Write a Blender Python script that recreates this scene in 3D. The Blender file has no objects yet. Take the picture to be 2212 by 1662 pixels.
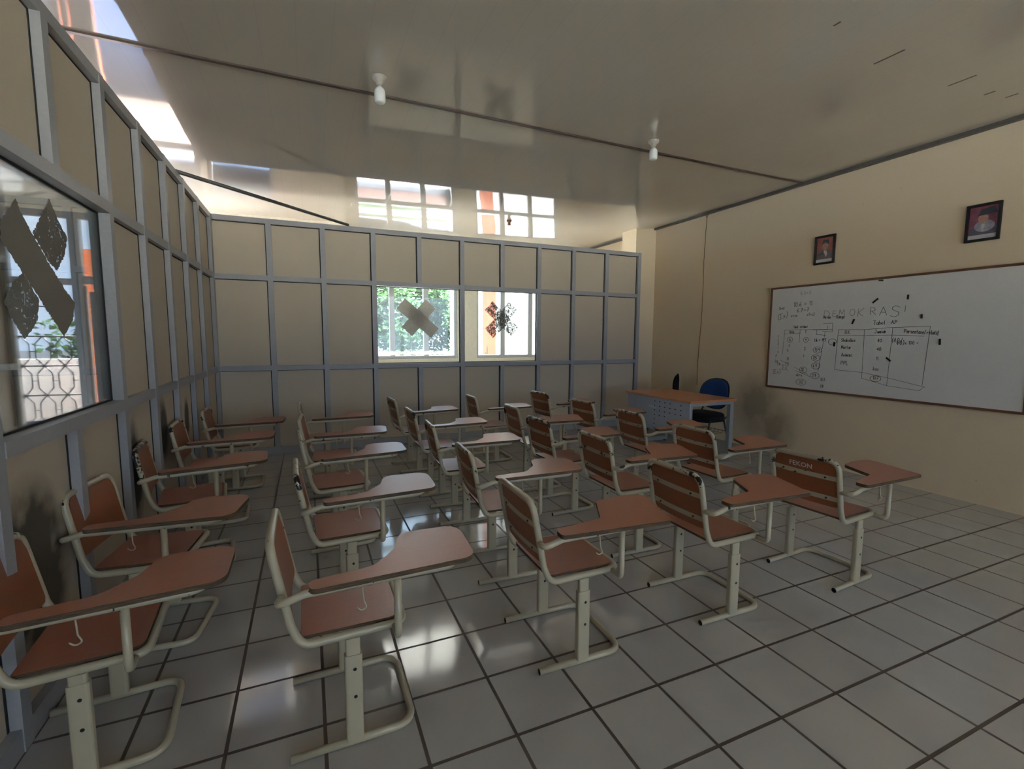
import bpy, bmesh, math, random
from mathutils import Vector, Matrix
random.seed(7)
S = bpy.context.scene
COL = S.collection
PI = math.pi

# ---------------------------------------------------------------- camera
cam_d = bpy.data.cameras.new('camera'); cam = bpy.data.objects.new('camera', cam_d); COL.objects.link(cam)
cam_d.sensor_fit = 'HORIZONTAL'; cam_d.sensor_width = 36.0
cam_d.lens = 1021.65 / 2212 * 36.0
cam_d.clip_start = 0.02; cam_d.clip_end = 300
_yaw, _pit, _rol = math.radians(23.3205), math.radians(5.77), math.radians(0.2963)
_f = Vector((math.sin(_yaw)*math.cos(_pit), math.cos(_yaw)*math.cos(_pit), -math.sin(_pit)))
_r = Vector((math.cos(_yaw), -math.sin(_yaw), 0)); _u = _r.cross(_f)
_r2 = _r*math.cos(_rol) + _u*math.sin(_rol); _u2 = -_r*math.sin(_rol) + _u*math.cos(_rol)
M = Matrix.Identity(4)
for i in range(3):
    M[i][0] = _r2[i]; M[i][1] = _u2[i]; M[i][2] = -_f[i]
M[0][3], M[1][3], M[2][3] = -1.000, -1.487, 1.486
cam.matrix_world = M
S.camera = cam

# ---------------------------------------------------------------- world, light, exposure
W = bpy.data.worlds.new('sky'); S.world = W; W.use_nodes = True
wn = W.node_tree; wn.nodes.clear()
wo = wn.nodes.new('ShaderNodeOutputWorld'); wb = wn.nodes.new('ShaderNodeBackground')
wc = wn.nodes.new('ShaderNodeTexCoord'); wnz = wn.nodes.new('ShaderNodeTexNoise'); wr = wn.nodes.new('ShaderNodeValToRGB')
wnz.inputs['Scale'].default_value = 2.2; wnz.inputs['Detail'].default_value = 5
wr.color_ramp.elements[0].position = .35; wr.color_ramp.elements[0].color = (.45, .62, 1.0, 1)
wr.color_ramp.elements[1].position = .62; wr.color_ramp.elements[1].color = (.80, .88, 1.0, 1)
wn.links.new(wc.outputs['Generated'], wnz.inputs['Vector']); wn.links.new(wnz.outputs['Fac'], wr.inputs['Fac'])
wn.links.new(wr.outputs['Color'], wb.inputs['Color']); wn.links.new(wb.outputs['Background'], wo.inputs['Surface'])
wb.inputs['Strength'].default_value = 1.5
sun_d = bpy.data.lights.new('sun', 'SUN'); sun = bpy.data.objects.new('sun', sun_d); COL.objects.link(sun)
sun_d.energy = 46.0; sun_d.angle = math.radians(8); sun_d.color = (1, .97, .93)
sun.rotation_euler = Vector((-.20, -.58, -.79)).to_track_quat('-Z', 'Y').to_euler()
S.view_settings.view_transform = 'Standard'; S.view_settings.look = 'None'
S.view_settings.exposure = 1.95; S.view_settings.gamma = 1.0; S.view_settings.use_curve_mapping = False
cy = S.cycles
cy.max_bounces = 14; cy.diffuse_bounces = 7; cy.glossy_bounces = 5; cy.transmission_bounces = 6; cy.transparent_max_bounces = 16
cy.caustics_reflective = False; cy.caustics_refractive = False; cy.sample_clamp_indirect = 8.0
cy.use_denoising = True

# ---------------------------------------------------------------- materials
def srgb(r, g, b):
    f = lambda c: (c/255/12.92) if c/255 <= .04045 else ((c/255+.055)/1.055)**2.4
    return (f(r), f(g), f(b), 1)

class NT:
    def __init__(s, name):
        s.m = bpy.data.materials.new(name); s.m.use_nodes = True
        s.t = s.m.node_tree; s.b = s.t.nodes['Principled BSDF']; s.out = s.t.nodes['Material Output']
    def n(s, typ, **kw):
        nd = s.t.nodes.new(typ)
        for k, v in kw.items():
            if k in nd.inputs: nd.inputs[k].default_value = v
            else: setattr(nd, k, v)
        return nd
    def l(s, a, b): s.t.links.new(a, b)
    def coord(s, scale=(1, 1, 1), out='Object'):
        tc = s.n('ShaderNodeTexCoord'); mp = s.n('ShaderNodeMapping'); mp.inputs['Scale'].default_value = scale
        s.l(tc.outputs[out], mp.inputs['Vector']); return mp.outputs['Vector']
    def noise(s, vec, scale, detail=3, rough=.5, dist=0):
        nd = s.n('ShaderNodeTexNoise', Scale=scale, Detail=detail, Roughness=rough, Distortion=dist)
        s.l(vec, nd.inputs['Vector']); return nd.outputs['Fac']
    def ramp(s, fac, p0, c0, p1, c1):
        r = s.n('ShaderNodeValToRGB'); e = r.color_ramp.elements
        e[0].position = p0; e[0].color = c0; e[1].position = p1; e[1].color = c1
        s.l(fac, r.inputs['Fac']); return r.outputs['Color']
    def mix(s, fac, a, b):
        m = s.n('ShaderNodeMix', data_type='RGBA')
        for sock, v in ((m.inputs[0], fac), (m.inputs[6], a), (m.inputs[7], b)):
            if hasattr(v, 'is_output'): s.l(v, sock)
            else: sock.default_value = v
        return m.outputs[2]
    def math(s, op, a, b=0.0, c=0.0):
        m = s.n('ShaderNodeMath', operation=op)
        for sock, v in zip(m.inputs, (a, b, c)):
            if hasattr(v, 'is_output'): s.l(v, sock)
            else: sock.default_value = v
        return m.outputs[0]
    def blob(s, centre, radius):
        """soft spot mask at a place on a surface: 1 in the middle, 0 outside"""
        tc = s.n('ShaderNodeTexCoord'); mp = s.n('ShaderNodeMapping', vector_type='POINT')
        mp.inputs['Location'].default_value = [-c/r for c, r in zip(centre, radius)]
        mp.inputs['Scale'].default_value = [1/r for r in radius]
        s.l(tc.outputs['Object'], mp.inputs['Vector'])
        ln = s.n('ShaderNodeVectorMath', operation='LENGTH'); s.l(mp.outputs['Vector'], ln.inputs[0])
        return s.math('MAXIMUM', s.math('SUBTRACT', 1.0, ln.outputs['Value']), 0.0)
    def bump(s, h, strength=.2, dist=.01):
        b = s.n('ShaderNodeBump', Strength=strength, Distance=dist)
        s.l(h, b.inputs['Height']); s.l(b.outputs['Normal'], s.b.inputs['Normal'])
    def set(s, col=None, rough=None, metal=None, spec=None):
        for k, v in (('Base Color', col), ('Roughness', rough), ('Metallic', metal), ('Specular IOR Level', spec)):
            if v is None: continue
            if hasattr(v, 'is_output'): s.l(v, s.b.inputs[k])
            else: s.b.inputs[k].default_value = v
        return s.m

def plain(name, col, rough=.5, metal=0, spec=.5, var=.08, scale=30):
    n = NT(name); v = n.coord(); f = n.noise(v, scale, 3)
    d = tuple(c*(1-var) for c in col[:3])+(1,); e = tuple(min(1, c*(1+var)) for c in col[:3])+(1,)
    return n.set(n.ramp(f, .3, d, .7, e), rough, metal, spec)

M_ = {}
# plywood sheets of the partitions, cream paint with fine speckle and grubby spots where heads and backs lean
n = NT('cream_panel'); v = n.coord(); f = n.noise(v, 140, 4, .7); g = n.noise(v, 1.3, 3)
c = n.mix(f, (.50, .425, .325, 1), (.60, .515, .40, 1)); c = n.mix(n.math('MULTIPLY', g, .35), c, (.50, .43, .32, 1))
nz = n.noise(v, 9, 4)
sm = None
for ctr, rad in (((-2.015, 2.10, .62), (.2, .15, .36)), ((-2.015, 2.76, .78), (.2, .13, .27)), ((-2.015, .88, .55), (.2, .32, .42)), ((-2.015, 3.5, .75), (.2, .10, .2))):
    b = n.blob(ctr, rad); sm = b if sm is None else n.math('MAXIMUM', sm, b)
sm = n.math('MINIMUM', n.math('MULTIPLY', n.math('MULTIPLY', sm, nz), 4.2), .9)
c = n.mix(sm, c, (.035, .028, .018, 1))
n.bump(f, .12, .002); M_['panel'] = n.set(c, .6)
M_['gasket_shade'] = plain('black_gasket_and_gap_shade', (.012, .012, .012, 1), .7)  # black of the window gaskets and of the painted shadow gaps
n = NT('grey_frame_paint'); v = n.coord(); f = n.noise(v, 60, 4); g = n.noise(v, 4, 3)
M_['grey'] = n.set(n.mix(n.math('MULTIPLY', g, .6), n.mix(f, (.33, .335, .355, 1), (.42, .425, .445, 1)), (.27, .265, .27, 1)), .42, 0, .5)
# yellow plaster
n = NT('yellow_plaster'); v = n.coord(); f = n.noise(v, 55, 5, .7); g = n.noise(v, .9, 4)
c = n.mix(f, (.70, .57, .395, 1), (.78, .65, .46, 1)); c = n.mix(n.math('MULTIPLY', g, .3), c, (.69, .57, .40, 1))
nz = n.noise(v, 5, 5); b = n.math('MAXIMUM', n.blob((4.51, 3.0, .58), (.4, .40, .52)), n.blob((4.51, 2.7, .35), (.3, .35, .4)))  # soft darker spots low on the wall by the desk
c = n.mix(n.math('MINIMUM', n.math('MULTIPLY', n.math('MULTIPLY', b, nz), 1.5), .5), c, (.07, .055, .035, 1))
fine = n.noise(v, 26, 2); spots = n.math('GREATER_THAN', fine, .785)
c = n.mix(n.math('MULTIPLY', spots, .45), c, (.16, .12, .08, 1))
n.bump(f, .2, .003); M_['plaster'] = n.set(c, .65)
M_['plaster_out'] = plain('cream_outer_plaster', (.80, .73, .60, 1), .7, 0, .4, .06, 20)
# ceiling of glossy plastic planks running to the back
n = NT('glossy_ceiling_planks'); v = n.coord()
sx = n.n('ShaderNodeSeparateXYZ'); n.l(v, sx.inputs[0])
fr = n.math('FRACT', n.math('MULTIPLY', sx.outputs['X'], 5.0)); d = n.math('ABSOLUTE', n.math('SUBTRACT', fr, .5))
seam = n.math('GREATER_THAN', d, .488)
bow = n.math('MULTIPLY', n.math('MULTIPLY', d, d), .45)
wv = n.noise(n.coord((.9, .25, 1)), 1.6, 2)
h = n.math('ADD', n.math('MULTIPLY', bow, .25), n.math('MULTIPLY', wv, 1.0)); h = n.math('SUBTRACT', h, n.math('MULTIPLY', seam, .05))
n.bump(h, .22, .012)
g = n.noise(v, 1.1, 4)
c = n.mix(g, (.46, .42, .36, 1), (.53, .49, .43, 1)); c = n.mix(n.math('MULTIPLY', seam, .10), c, (.2, .18, .15, 1))
M_['ceiling'] = n.set(c, .045, 0, .5); n.b.inputs['IOR'].default_value = 2.0
# floor: white tiles, wide brown grout
n = NT('white_floor_tiles'); v = n.coord()
sx = n.n('ShaderNodeSeparateXYZ'); n.l(v, sx.inputs[0])
def edge(o):
    fr = n.math('FRACT', n.math('ADD', n.math('MULTIPLY', o, 1/.33), .5)); return n.math('ABSOLUTE', n.math('SUBTRACT', fr, .5))
dm = n.math('MINIMUM', edge(sx.outputs['X']), edge(sx.outputs['Y']))
gm = n.math('LESS_THAN', dm, .020)
f = n.noise(v, 3, 4); f2 = n.noise(v, 45, 3)
fl = n.n('ShaderNodeVectorMath', operation='FLOOR'); ad = n.n('ShaderNodeVectorMath', operation='MULTIPLY')
n.l(v, ad.inputs[0]); ad.inputs[1].default_value = (1/.33, 1/.33, 0); n.l(ad.outputs[0], fl.inputs[0])
wn_ = n.n('ShaderNodeTexWhiteNoise', noise_dimensions='3D'); n.l(fl.outputs[0], wn_.inputs['Vector'])
c = n.mix(f, (.40, .39, .375, 1), (.50, .49, .475, 1)); c = n.mix(n.math('MULTIPLY', wn_.outputs['Value'], .25), c, (.41, .40, .38, 1))
c = n.mix(n.math('MULTIPLY', n.math('GREATER_THAN', f2, .70), .25), c, (.35, .33, .30, 1))
c = n.mix(gm, c, (.075, .05, .038, 1))
r = n.math('ADD', n.math('MULTIPLY', f, .10), .035); r = n.math('ADD', r, n.math('MULTIPLY', gm, .5))
h = n.math('SUBTRACT', n.math('MULTIPLY', n.noise(v, 4, 2), .5), n.math('MULTIPLY', gm, .6)); n.bump(h, .25, .006)
M_['tiles'] = n.set(c, r, 0, .5); n.b.inputs['IOR'].default_value = 1.8
# chair paint: cream enamel, chipped to black on the upper back tubes
n = NT('cream_enamel'); v = n.coord(); oi = n.n('ShaderNodeObjectInfo')
sx = n.n('ShaderNodeSeparateXYZ'); n.l(v, sx.inputs[0])
mv = n.n('ShaderNodeVectorMath', operation='ADD'); cb = n.n('ShaderNodeCombineXYZ')
n.l(n.math('MULTIPLY', oi.outputs['Random'], 37.0), cb.inputs[0]); n.l(cb.outputs[0], mv.inputs[1]); n.l(v, mv.inputs[0])
nz = n.noise(mv.outputs[0], 17, 4, .6)
thr = n.math('SUBTRACT', .635, n.math('MULTIPLY', oi.outputs['Random'], .14))
top = n.math('GREATER_THAN', sx.outputs['Z'], .70)
chip = n.math('MULTIPLY', n.math('GREATER_THAN', nz, thr), top)
und = n.math('MULTIPLY', n.math('GREATER_THAN', nz, .63), n.math('GREATER_THAN', sx.outputs['Z'], .63))
chip = n.math('MAXIMUM', chip, und)
f = n.noise(v, 12, 3)
c = n.mix(f, (.42, .375, .265, 1), (.50, .45, .335, 1)); c = n.mix(chip, c, (.015, .012, .011, 1))
M_['enamel'] = n.set(c, .28, 0, .5)
def wood(name, a, b, rough=.2):
    n = NT(name); v = n.coord((3, 26, 26)); f = n.noise(v, 3.0, 6, .65, .4); g = n.noise(n.coord(), 160, 2)
    n2 = n.mix(f, a, b); n2 = n.mix(n.math('MULTIPLY', g, .35), n2, tuple(x*.55 for x in a[:3])+(1,)); n.b.inputs['IOR'].default_value = 1.65
    return n.set(n2, rough, 0, .5)
M_['laminate'] = wood('red_brown_laminate', (.36, .128, .070, 1), (.46, .17, .095, 1), .36)
M_['backwood'] = wood('dark_brown_plywood', (.25, .072, .022, 1), (.35, .105, .034, 1), .40)
M_['seatwood'] = wood('brown_plywood', (.33, .115, .065, 1), (.43, .155, .09, 1), .36)
n = NT('raw_plywood_edge'); v = n.coord((8, 8, 160)); f = n.noise(v, 2, 5, .7)
M_['edge'] = n.set(n.ramp(f, .35, (.028, .018, .010, 1), .68, (.17, .105, .055, 1)), .75)
M_['black'] = plain('black_hole', (.006, .006, .006, 1), .6)
M_['bolt'] = plain('dark_bolt', (.03, .03, .03, 1), .4, .8)
M_['desktop'] = wood('orange_brown_desk_top', (.55, .21, .085, 1), (.66, .27, .12, 1), .25)
M_['deskmetal'] = plain('blue_grey_steel', (.38, .42, .50, 1), .4, 0, .5, .05)
M_['desklegs'] = plain('grey_steel', (.27, .29, .30, 1), .4, 0, .5, .05)
M_['sticker'] = plain('white_stencil_paint', (.62, .63, .63, 1), .6)
M_['stencil'] = plain('pale_stencil_paint', (.72, .67, .63, 1), .6, 0, .4, .25, 90)
M_['bluefab'] = plain('blue_fabric', (.012, .045, .17, 1), .85, 0, .3, .2, 120)
M_['blackfab'] = plain('black_fabric', (.008, .008, .010, 1), .85, 0, .25, .2, 120)
M_['redfab'] = plain('dark_red_piping', (.10, .012, .012, 1), .7)
M_['blackmetal'] = plain('black_metal', (.012, .012, .013, 1), .35)
n = NT('whiteboard_surface'); v = n.coord(); f = n.noise(v, 2.2, 5, .65); g = n.noise(v, 40, 2)
c = n.mix(f, (.70, .70, .69, 1), (.83, .83, .82, 1)); c = n.mix(n.math('MULTIPLY', g, .15), c, (.48, .46, .45, 1))
smz = n.noise(n.coord((1, 3, 9)), 3, 4)
sb = n.math('MAXIMUM', n.blob((4.49, .95, 2.02), (.2, .55, .12)), n.blob((4.49, 2.72, 2.0), (.2, .12, .12)))
c = n.mix(n.math('MULTIPLY', n.math('MULTIPLY', sb, n.math('GREATER_THAN', smz, .55)), .55), c, (.25, .21, .22, 1))
M_['board'] = n.set(c, .05, 0, .5); n.b.inputs['IOR'].default_value = 1.7
M_['boardframe'] = wood('brown_wood_trim', (.14, .055, .022, 1), (.22, .09, .038, 1), .5)
M_['ink'] = plain('black_marker_ink', (.030, .030, .035, 1), .6)
M_['inkred'] = plain('faded_red_ink', (.16, .10, .11, 1), .6)
M_['inkfaint'] = plain('faded_grey_ink', (.20, .20, .19, 1), .6)
M_['picframe'] = plain('black_wood_frame', (.008, .007, .008, 1), .55)
M_['paper'] = plain('white_paper', (.55, .55, .58, 1), .5)
M_['ceramic'] = plain('white_ceramic', (.36, .33, .29, 1), .3)
M_['brownplastic'] = plain('brown_plastic', (.18, .07, .03, 1), .4)
n = NT('white_bulb_glass'); v = n.coord(); f = n.noise(v, 8, 2)
n.b.inputs['Transmission Weight'].default_value = .25
M_['bulb'] = n.set(n.mix(f, (.78, .80, .78, 1), (.86, .88, .86, 1)), .12)
M_['darkstrip'] = plain('dark_brown_strip', (.055, .035, .028, 1), .4)
M_['greystrip'] = plain('grey_moulding', (.11, .10, .09, 1), .4)
M_['steelbar'] = plain('dark_steel_bar', (.09, .085, .08, 1), .45)
M_['cord'] = plain('brown_cord', (.17, .09, .04, 1), .8)
M_['alu'] = plain('pale_aluminium', (.50, .50, .55, 1), .35, .1)
M_['aludark'] = plain('grey_aluminium', (.20, .21, .23, 1), .4, .1)
M_['darkboard'] = plain('weathered_dark_board', (.10, .095, .10, 1), .7, 0, .3, .5, 14)
M_['orange'] = plain('orange_paint', (.24, .065, .035, 1), .6, 0, .4, .08)
M_['orangebright'] = plain('bright_orange_paint', (.85, .20, .07, 1), .6, 0, .4, .08)
M_['white'] = plain('white_render', (.80, .78, .75, 1), .7)
M_['greywall'] = plain('grey_render', (.11, .115, .125, 1), .95, 0, 0)
M_['iron'] = plain('grey_iron', (.06, .06, .065, 1), .5, .3)
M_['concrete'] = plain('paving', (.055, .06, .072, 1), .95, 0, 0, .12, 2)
M_['bouncepave'] = plain('white_bounce_terrace', (.82, .80, .77, 1), .95, 0, 0, .06, 3)
M_['skypave'] = plain('sky_tinted_paving', (.045, .065, .115, 1), .95, 0, 0, .1, 2)  # blue tint stands in for sky mirrored in the ceiling
M_['bounce_court'] = plain('added_bounce_court', (.52, .50, .46, 1), .95, 0, 0, .1, 3)  # pale ground added out of view as a light bouncer
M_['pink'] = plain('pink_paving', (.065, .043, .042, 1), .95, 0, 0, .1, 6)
M_['grass'] = plain('grass', (.012, .024, .013, 1), .95, 0, 0, .35, 10)
M_['bark'] = plain('bark', (.12, .09, .06, 1), .9)
n = NT('leaves'); oi = n.n('ShaderNodeObjectInfo'); v = n.coord(); f = n.noise(v, 3.5, 3)
c = n.mix(f, (.012, .034, .017, 1), (.035, .070, .042, 1))
M_['leaf'] = n.set(c, .6, 0, .2)
tl_ = n.n('ShaderNodeBsdfTranslucent'); n.l(n.mix(f, (.020, .060, .022, 1), (.075, .150, .055, 1)), tl_.inputs['Color']); mx_ = n.n('ShaderNodeMixShader'); mx_.inputs[0].default_value = .5
n.l(n.b.outputs[0], mx_.inputs[1]); n.l(tl_.outputs[0], mx_.inputs[2]); n.l(mx_.outputs[0], n.out.inputs['Surface'])
def glass(name, tint, refl=.9, dust=0.0):
    n = NT(name); n.t.nodes.remove(n.b)
    tr = n.n('ShaderNodeBsdfTransparent'); tr.inputs['Color'].default_value = tint
    gl = n.n('ShaderNodeBsdfGlossy', Roughness=.02); fz = n.n('ShaderNodeFresnel', IOR=1.5)
    mx = n.n('ShaderNodeMixShader'); n.l(n.math('MULTIPLY', fz.outputs[0], refl), mx.inputs[0])
    base = tr.outputs[0]
    if dust:
        tl = n.n('ShaderNodeBsdfTranslucent'); tl.inputs['Color'].default_value = (.8, .83, .86, 1); m2 = n.n('ShaderNodeMixShader')
        nz = n.noise(n.coord(), 3, 5, .7); n.l(n.math('MULTIPLY', nz, dust*2), m2.inputs[0]); n.l(base, m2.inputs[1]); n.l(tl.outputs[0], m2.inputs[2]); base = m2.outputs[0]
    n.l(base, mx.inputs[1]); n.l(gl.outputs[0], mx.inputs[2]); n.l(mx.outputs[0], n.out.inputs['Surface'])
    return n.m
M_['glass'] = glass('window_glass', (.93, .97, .96, 1))
M_['dusty'] = glass('dusty_window_glass', (.93, .97, .96, 1), .9, .05)
M_['glassreflect'] = glass('greenish_jamb_reflection', (.55, .80, .74, 1), .9, .35)
def tape(name, col, alpha, streak, glow=.15):
    """packing tape stuck on glass, partly see-through"""
    n = NT(name); v = n.coord(); f = n.noise(v, 26, 5, .7, 1.5); f2 = n.noise(v, 90, 3)
    n.set(n.mix(f2, col, tuple(x*.7 for x in col[:3])+(1,)), .45)
    lo, hi = streak
    a = n.ramp(f, lo, (alpha[0],)*3+(1,), hi, (alpha[1],)*3+(1,))
    tl = n.n('ShaderNodeBsdfTranslucent'); tl.inputs['Color'].default_value = col; ms = n.n('ShaderNodeMixShader'); ms.inputs[0].default_value = glow
    tp = n.n('ShaderNodeBsdfTransparent'); mo = n.n('ShaderNodeMixShader')
    n.l(n.b.outputs[0], ms.inputs[1]); n.l(tl.outputs[0], ms.inputs[2]); n.l(a, mo.inputs[0]); n.l(tp.outputs[0], mo.inputs[1]); n.l(ms.outputs[0], mo.inputs[2])
    n.l(mo.outputs[0], n.out.inputs['Surface']); return n.m
M_['tapedark'] = tape('dark_brown_tape', (.105, .088, .055, 1), (1.0, 1.0), (.3, .7), .03)
M_['tapethin'] = tape('torn_brown_tape', (.095, .08, .05, 1), (.45, 1.0), (.36, .46), .06)
M_['tapegrey'] = tape('grey_brown_tape', (.70, .64, .56, 1), (.80, .97), (.35, .65), .5)
M_['tapestreak'] = tape('streaky_brown_tape', (.20, .17, .14, 1), (.25, .95), (.40, .58))

# ---------------------------------------------------------------- mesh helpers
class MB:
    def __init__(s): s.v = []; s.f = []; s.mi = []; s.sm = []
    def add(s, vs, fs, mi=0, smooth=False):
        o = len(s.v); s.v += [tuple(x) for x in vs]
        for f in fs: s.f.append([i+o for i in f]); s.mi.append(mi); s.sm.append(smooth)
        return s
    def box(s, x0, x1, y0, y1, z0, z1, mi=0):
        vs = [(x, y, z) for z in (z0, z1) for y in (y0, y1) for x in (x0, x1)]
        return s.add(vs, [(0, 2, 3, 1), (4, 5, 7, 6), (0, 1, 5, 4), (2, 6, 7, 3), (0, 4, 6, 2), (1, 3, 7, 5)], mi)
    def obox(s, c, ax, ay, az, hx, hy, hz, mi=0):
        c = Vector(c); ax, ay, az = Vector(ax).normalized(), Vector(ay).normalized(), Vector(az).normalized()
        vs = [c+ax*x*hx+ay*y*hy+az*z*hz for z in (-1, 1) for y in (-1, 1) for x in (-1, 1)]
        return s.add(vs, [(0, 2, 3, 1), (4, 5, 7, 6), (0, 1, 5, 4), (2, 6, 7, 3), (0, 4, 6, 2), (1, 3, 7, 5)], mi)
    def tube(s, pts, r, seg=10, closed=False, mi=0, capmi=None, caps=True):
        P = [Vector(p) for p in pts]; N = len(P)
        T = []
        for i in range(N):
            if closed: t = P[(i+1) % N]-P[i-1]
            else: t = P[min(i+1, N-1)]-P[max(i-1, 0)]
            T.append(t.normalized())
        up = Vector((0, 0, 1)) if abs(T[0].z) < .9 else Vector((1, 0, 0))
        nrm = (up-T[0]*up.dot(T[0])).normalized()
        vs = []
        for i in range(N):
            if i:
                q = T[i-1].rotation_difference(T[i]); nrm = q @ nrm
                nrm = (nrm-T[i]*nrm.dot(T[i])).normalized()
            bn = T[i].cross(nrm)
            for k in range(seg):
                a = 2*PI*k/seg; vs.append(P[i]+(nrm*math.cos(a)+bn*math.sin(a))*r)
        fs = []
        for i in range(N if closed else N-1):
            j = (i+1) % N
            off = 0
            if closed and j == 0:   # best matching start
                off = min(range(seg), key=lambda o: (vs[o]-vs[i*seg]).length)
            for k in range(seg):
                fs.append((i*seg+k, i*seg+(k+1) % seg, j*seg+(k+1+off) % seg, j*seg+(k+off) % seg))
        s.add(vs, fs, mi, True)
        if not closed and caps:
            o = len(s.v)-len(vs); cm = mi if capmi is None else capmi
            s.f.append([o+k for k in range(seg)][::-1]); s.mi.append(cm); s.sm.append(False)
            s.f.append([o+(N-1)*seg+k for k in range(seg)]); s.mi.append(cm); s.sm.append(False)
        return s
    def lathe(s, c, prof, seg=20, mi=0):
        vs = []; fs = []
        for r, z in prof:
            for k in range(seg):
                a = 2*PI*k/seg; vs.append((c[0]+r*math.cos(a), c[1]+r*math.sin(a), c[2]+z))
        for i in range(len(prof)-1):
            for k in range(seg):
                fs.append((i*seg+k, i*seg+(k+1) % seg, (i+1)*seg+(k+1) % seg, (i+1)*seg+k))
        s.add(vs, fs, mi, True)
        o = len(s.v)-len(vs)
        s.f.append([o+k for k in range(seg)][::-1]); s.mi.append(mi); s.sm.append(False)
        s.f.append([o+(len(prof)-1)*seg+k for k in range(seg)]); s.mi.append(mi); s.sm.append(False)
        return s
    def prism(s, poly, fn, t0, t1, mi=0, mside=None):
        """outline poly (2D) extruded between t0 and t1; fn(u, v, t) -> 3D"""
        n = len(poly); vs = [fn(u, v, t0) for u, v in poly]+[fn(u, v, t1) for u, v in poly]
        s.add(vs, [list(range(n))[::-1], list(range(n, 2*n))], mi)
        o = len(s.v)-2*n
        for i in range(n):
            j = (i+1) % n; s.f.append([o+i, o+j, o+n+j, o+n+i]); s.mi.append(mi if mside is None else mside); s.sm.append(False)
        return s
    def grid(s, fn, nu, nv, mi=0, smooth=True):
        vs = [fn(i/nu, j/nv) for j in range(nv+1) for i in range(nu+1)]
        fs = [(j*(nu+1)+i, j*(nu+1)+i+1, (j+1)*(nu+1)+i+1, (j+1)*(nu+1)+i) for j in range(nv) for i in range(nu)]
        return s.add(vs, fs, mi, smooth)
    def build(s, name, mats, parent=None, bevel=0, fix=True):
        if not isinstance(mats, (list, tuple)): mats = [mats]
        me = bpy.data.meshes.new(name); me.from_pydata(s.v, [], s.f)
        for m in mats: me.materials.append(m)
        for p, mi, sm in zip(me.polygons, s.mi, s.sm): p.material_index = mi; p.use_smooth = sm
        if fix or bevel:
            bm = bmesh.new(); bm.from_mesh(me)
            if bevel:
                es = [e for e in bm.edges if e.is_manifold and e.calc_face_angle(0) > .9]
                bmesh.ops.bevel(bm, geom=es, offset=bevel, segments=2, affect='EDGES', profile=.6)
            bmesh.ops.recalc_face_normals(bm, faces=bm.faces)
            bm.to_mesh(me); bm.free()
        me.update()
        o = bpy.data.objects.new(name, me); COL.objects.link(o)
        if parent is not None: o.parent = parent
        return o

def fillet(pts, rads, closed=False, n=6):
    P = [Vector(p) for p in pts]; N = len(P); out = []
    for i in range(N):
        r = rads[i] if isinstance(rads, (list, tuple)) else rads
        if (not closed and i in (0, N-1)) or r <= 0: out.append(P[i]); continue
        a = (P[i-1]-P[i]).normalized(); b = (P[(i+1) % N]-P[i]).normalized()
        ang = a.angle(b); d = min(r/math.tan(ang/2), (P[i-1]-P[i]).length*.49, (P[(i+1) % N]-P[i]).length*.49)
        p0 = P[i]+a*d; p1 = P[i]+b*d
        for k in range(n+1):
            t = k/n; out.append((1-t)**2*p0+2*t*(1-t)*P[i]+t*t*p1)
    return out

def round2(poly, rads, n=6):
    return [(p.x, p.y) for p in fillet([(a, b, 0) for a, b in poly], rads, True, n)]

def tag(o, label=None, cat=None, group=None, kind=None):
    if label: o['label'] = label
    if cat: o['category'] = cat
    if group: o['group'] = group
    if kind: o['kind'] = kind
    return o
def empty(name, loc=(0, 0, 0), rz=0, parent=None):
    o = bpy.data.objects.new(name, None); COL.objects.link(o); o.location = loc; o.rotation_euler = (0, 0, rz)
    o.empty_display_size = .1
    if parent is not None: o.parent = parent
    return o
def struct(o, label=None):
    o['kind'] = 'structure'
    if label: o['label'] = label
    return o

# ---------------------------------------------------------------- setting: floor, ceiling, solid walls
ZC = 3.33
XR = 4.51
m = MB().box(-6.2, XR, -7.2, 7.4, -.12, 0); struct(m.build('floor', M_['tiles']), 'white square floor tiles with wide brown grout lines')
def ceil_z(x, y):
    """the hung ceiling drops a little towards the left and sags over the rear part"""
    z = ZC-.0125*(XR-x)
    if 2.5 < y < 7.4: z -= .055*math.sin(PI*(y-2.5)/4.9)*(1-math.exp(-max(XR-x, 0)/.5))
    return z
m = MB(); NX, NY = 54, 60
m.grid(lambda u, v: (-6.2+u*(XR+6.2), -7.2+v*14.6, ceil_z(-6.2+u*(XR+6.2), -7.2+v*14.6)), NX, NY)
m.grid(lambda u, v: (-6.2+u*(XR+6.2), -7.2+v*14.6, ZC+.1), 1, 1, 0, False)
o_ = (NX+1)*(NY+1)
for a_, b_, lo in ((0, NX, (0, 1)), (NX, (NX+1)*NY+NX, (1, 3)), ((NX+1)*NY, (NX+1)*NY+NX, (2, 3)), (0, (NX+1)*NY, (0, 2))):
    m.f.append([a_, b_, o_+lo[1], o_+lo[0]]); m.mi.append(0); m.sm.append(False)
ceil = struct(m.build('ceiling', M_['ceiling'], fix=False), 'glossy plastic plank ceiling mirroring the windows')
MARKS = ((2.53, .55, .175), (3.34, .525, .16), (3.756, .54, .065), (1.876, .465, .04), (3.964, .495, .07))
m = MB()
for (x, y, L_) in MARKS:
    m.obox((x, y, ceil_z(x, y)-.0008), (1, .03, 0), (-.03, 1, 0), (0, 0, 1), .006, L_/2, .0012)
m.build('seam_gap', M_['darkstrip'], ceil)
m = MB().box(XR, XR+.2, -7.2, 7.6, -.12, ZC); struct(m.build('wall_right', M_['plaster']), 'yellow plaster wall behind the whiteboard')
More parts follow.
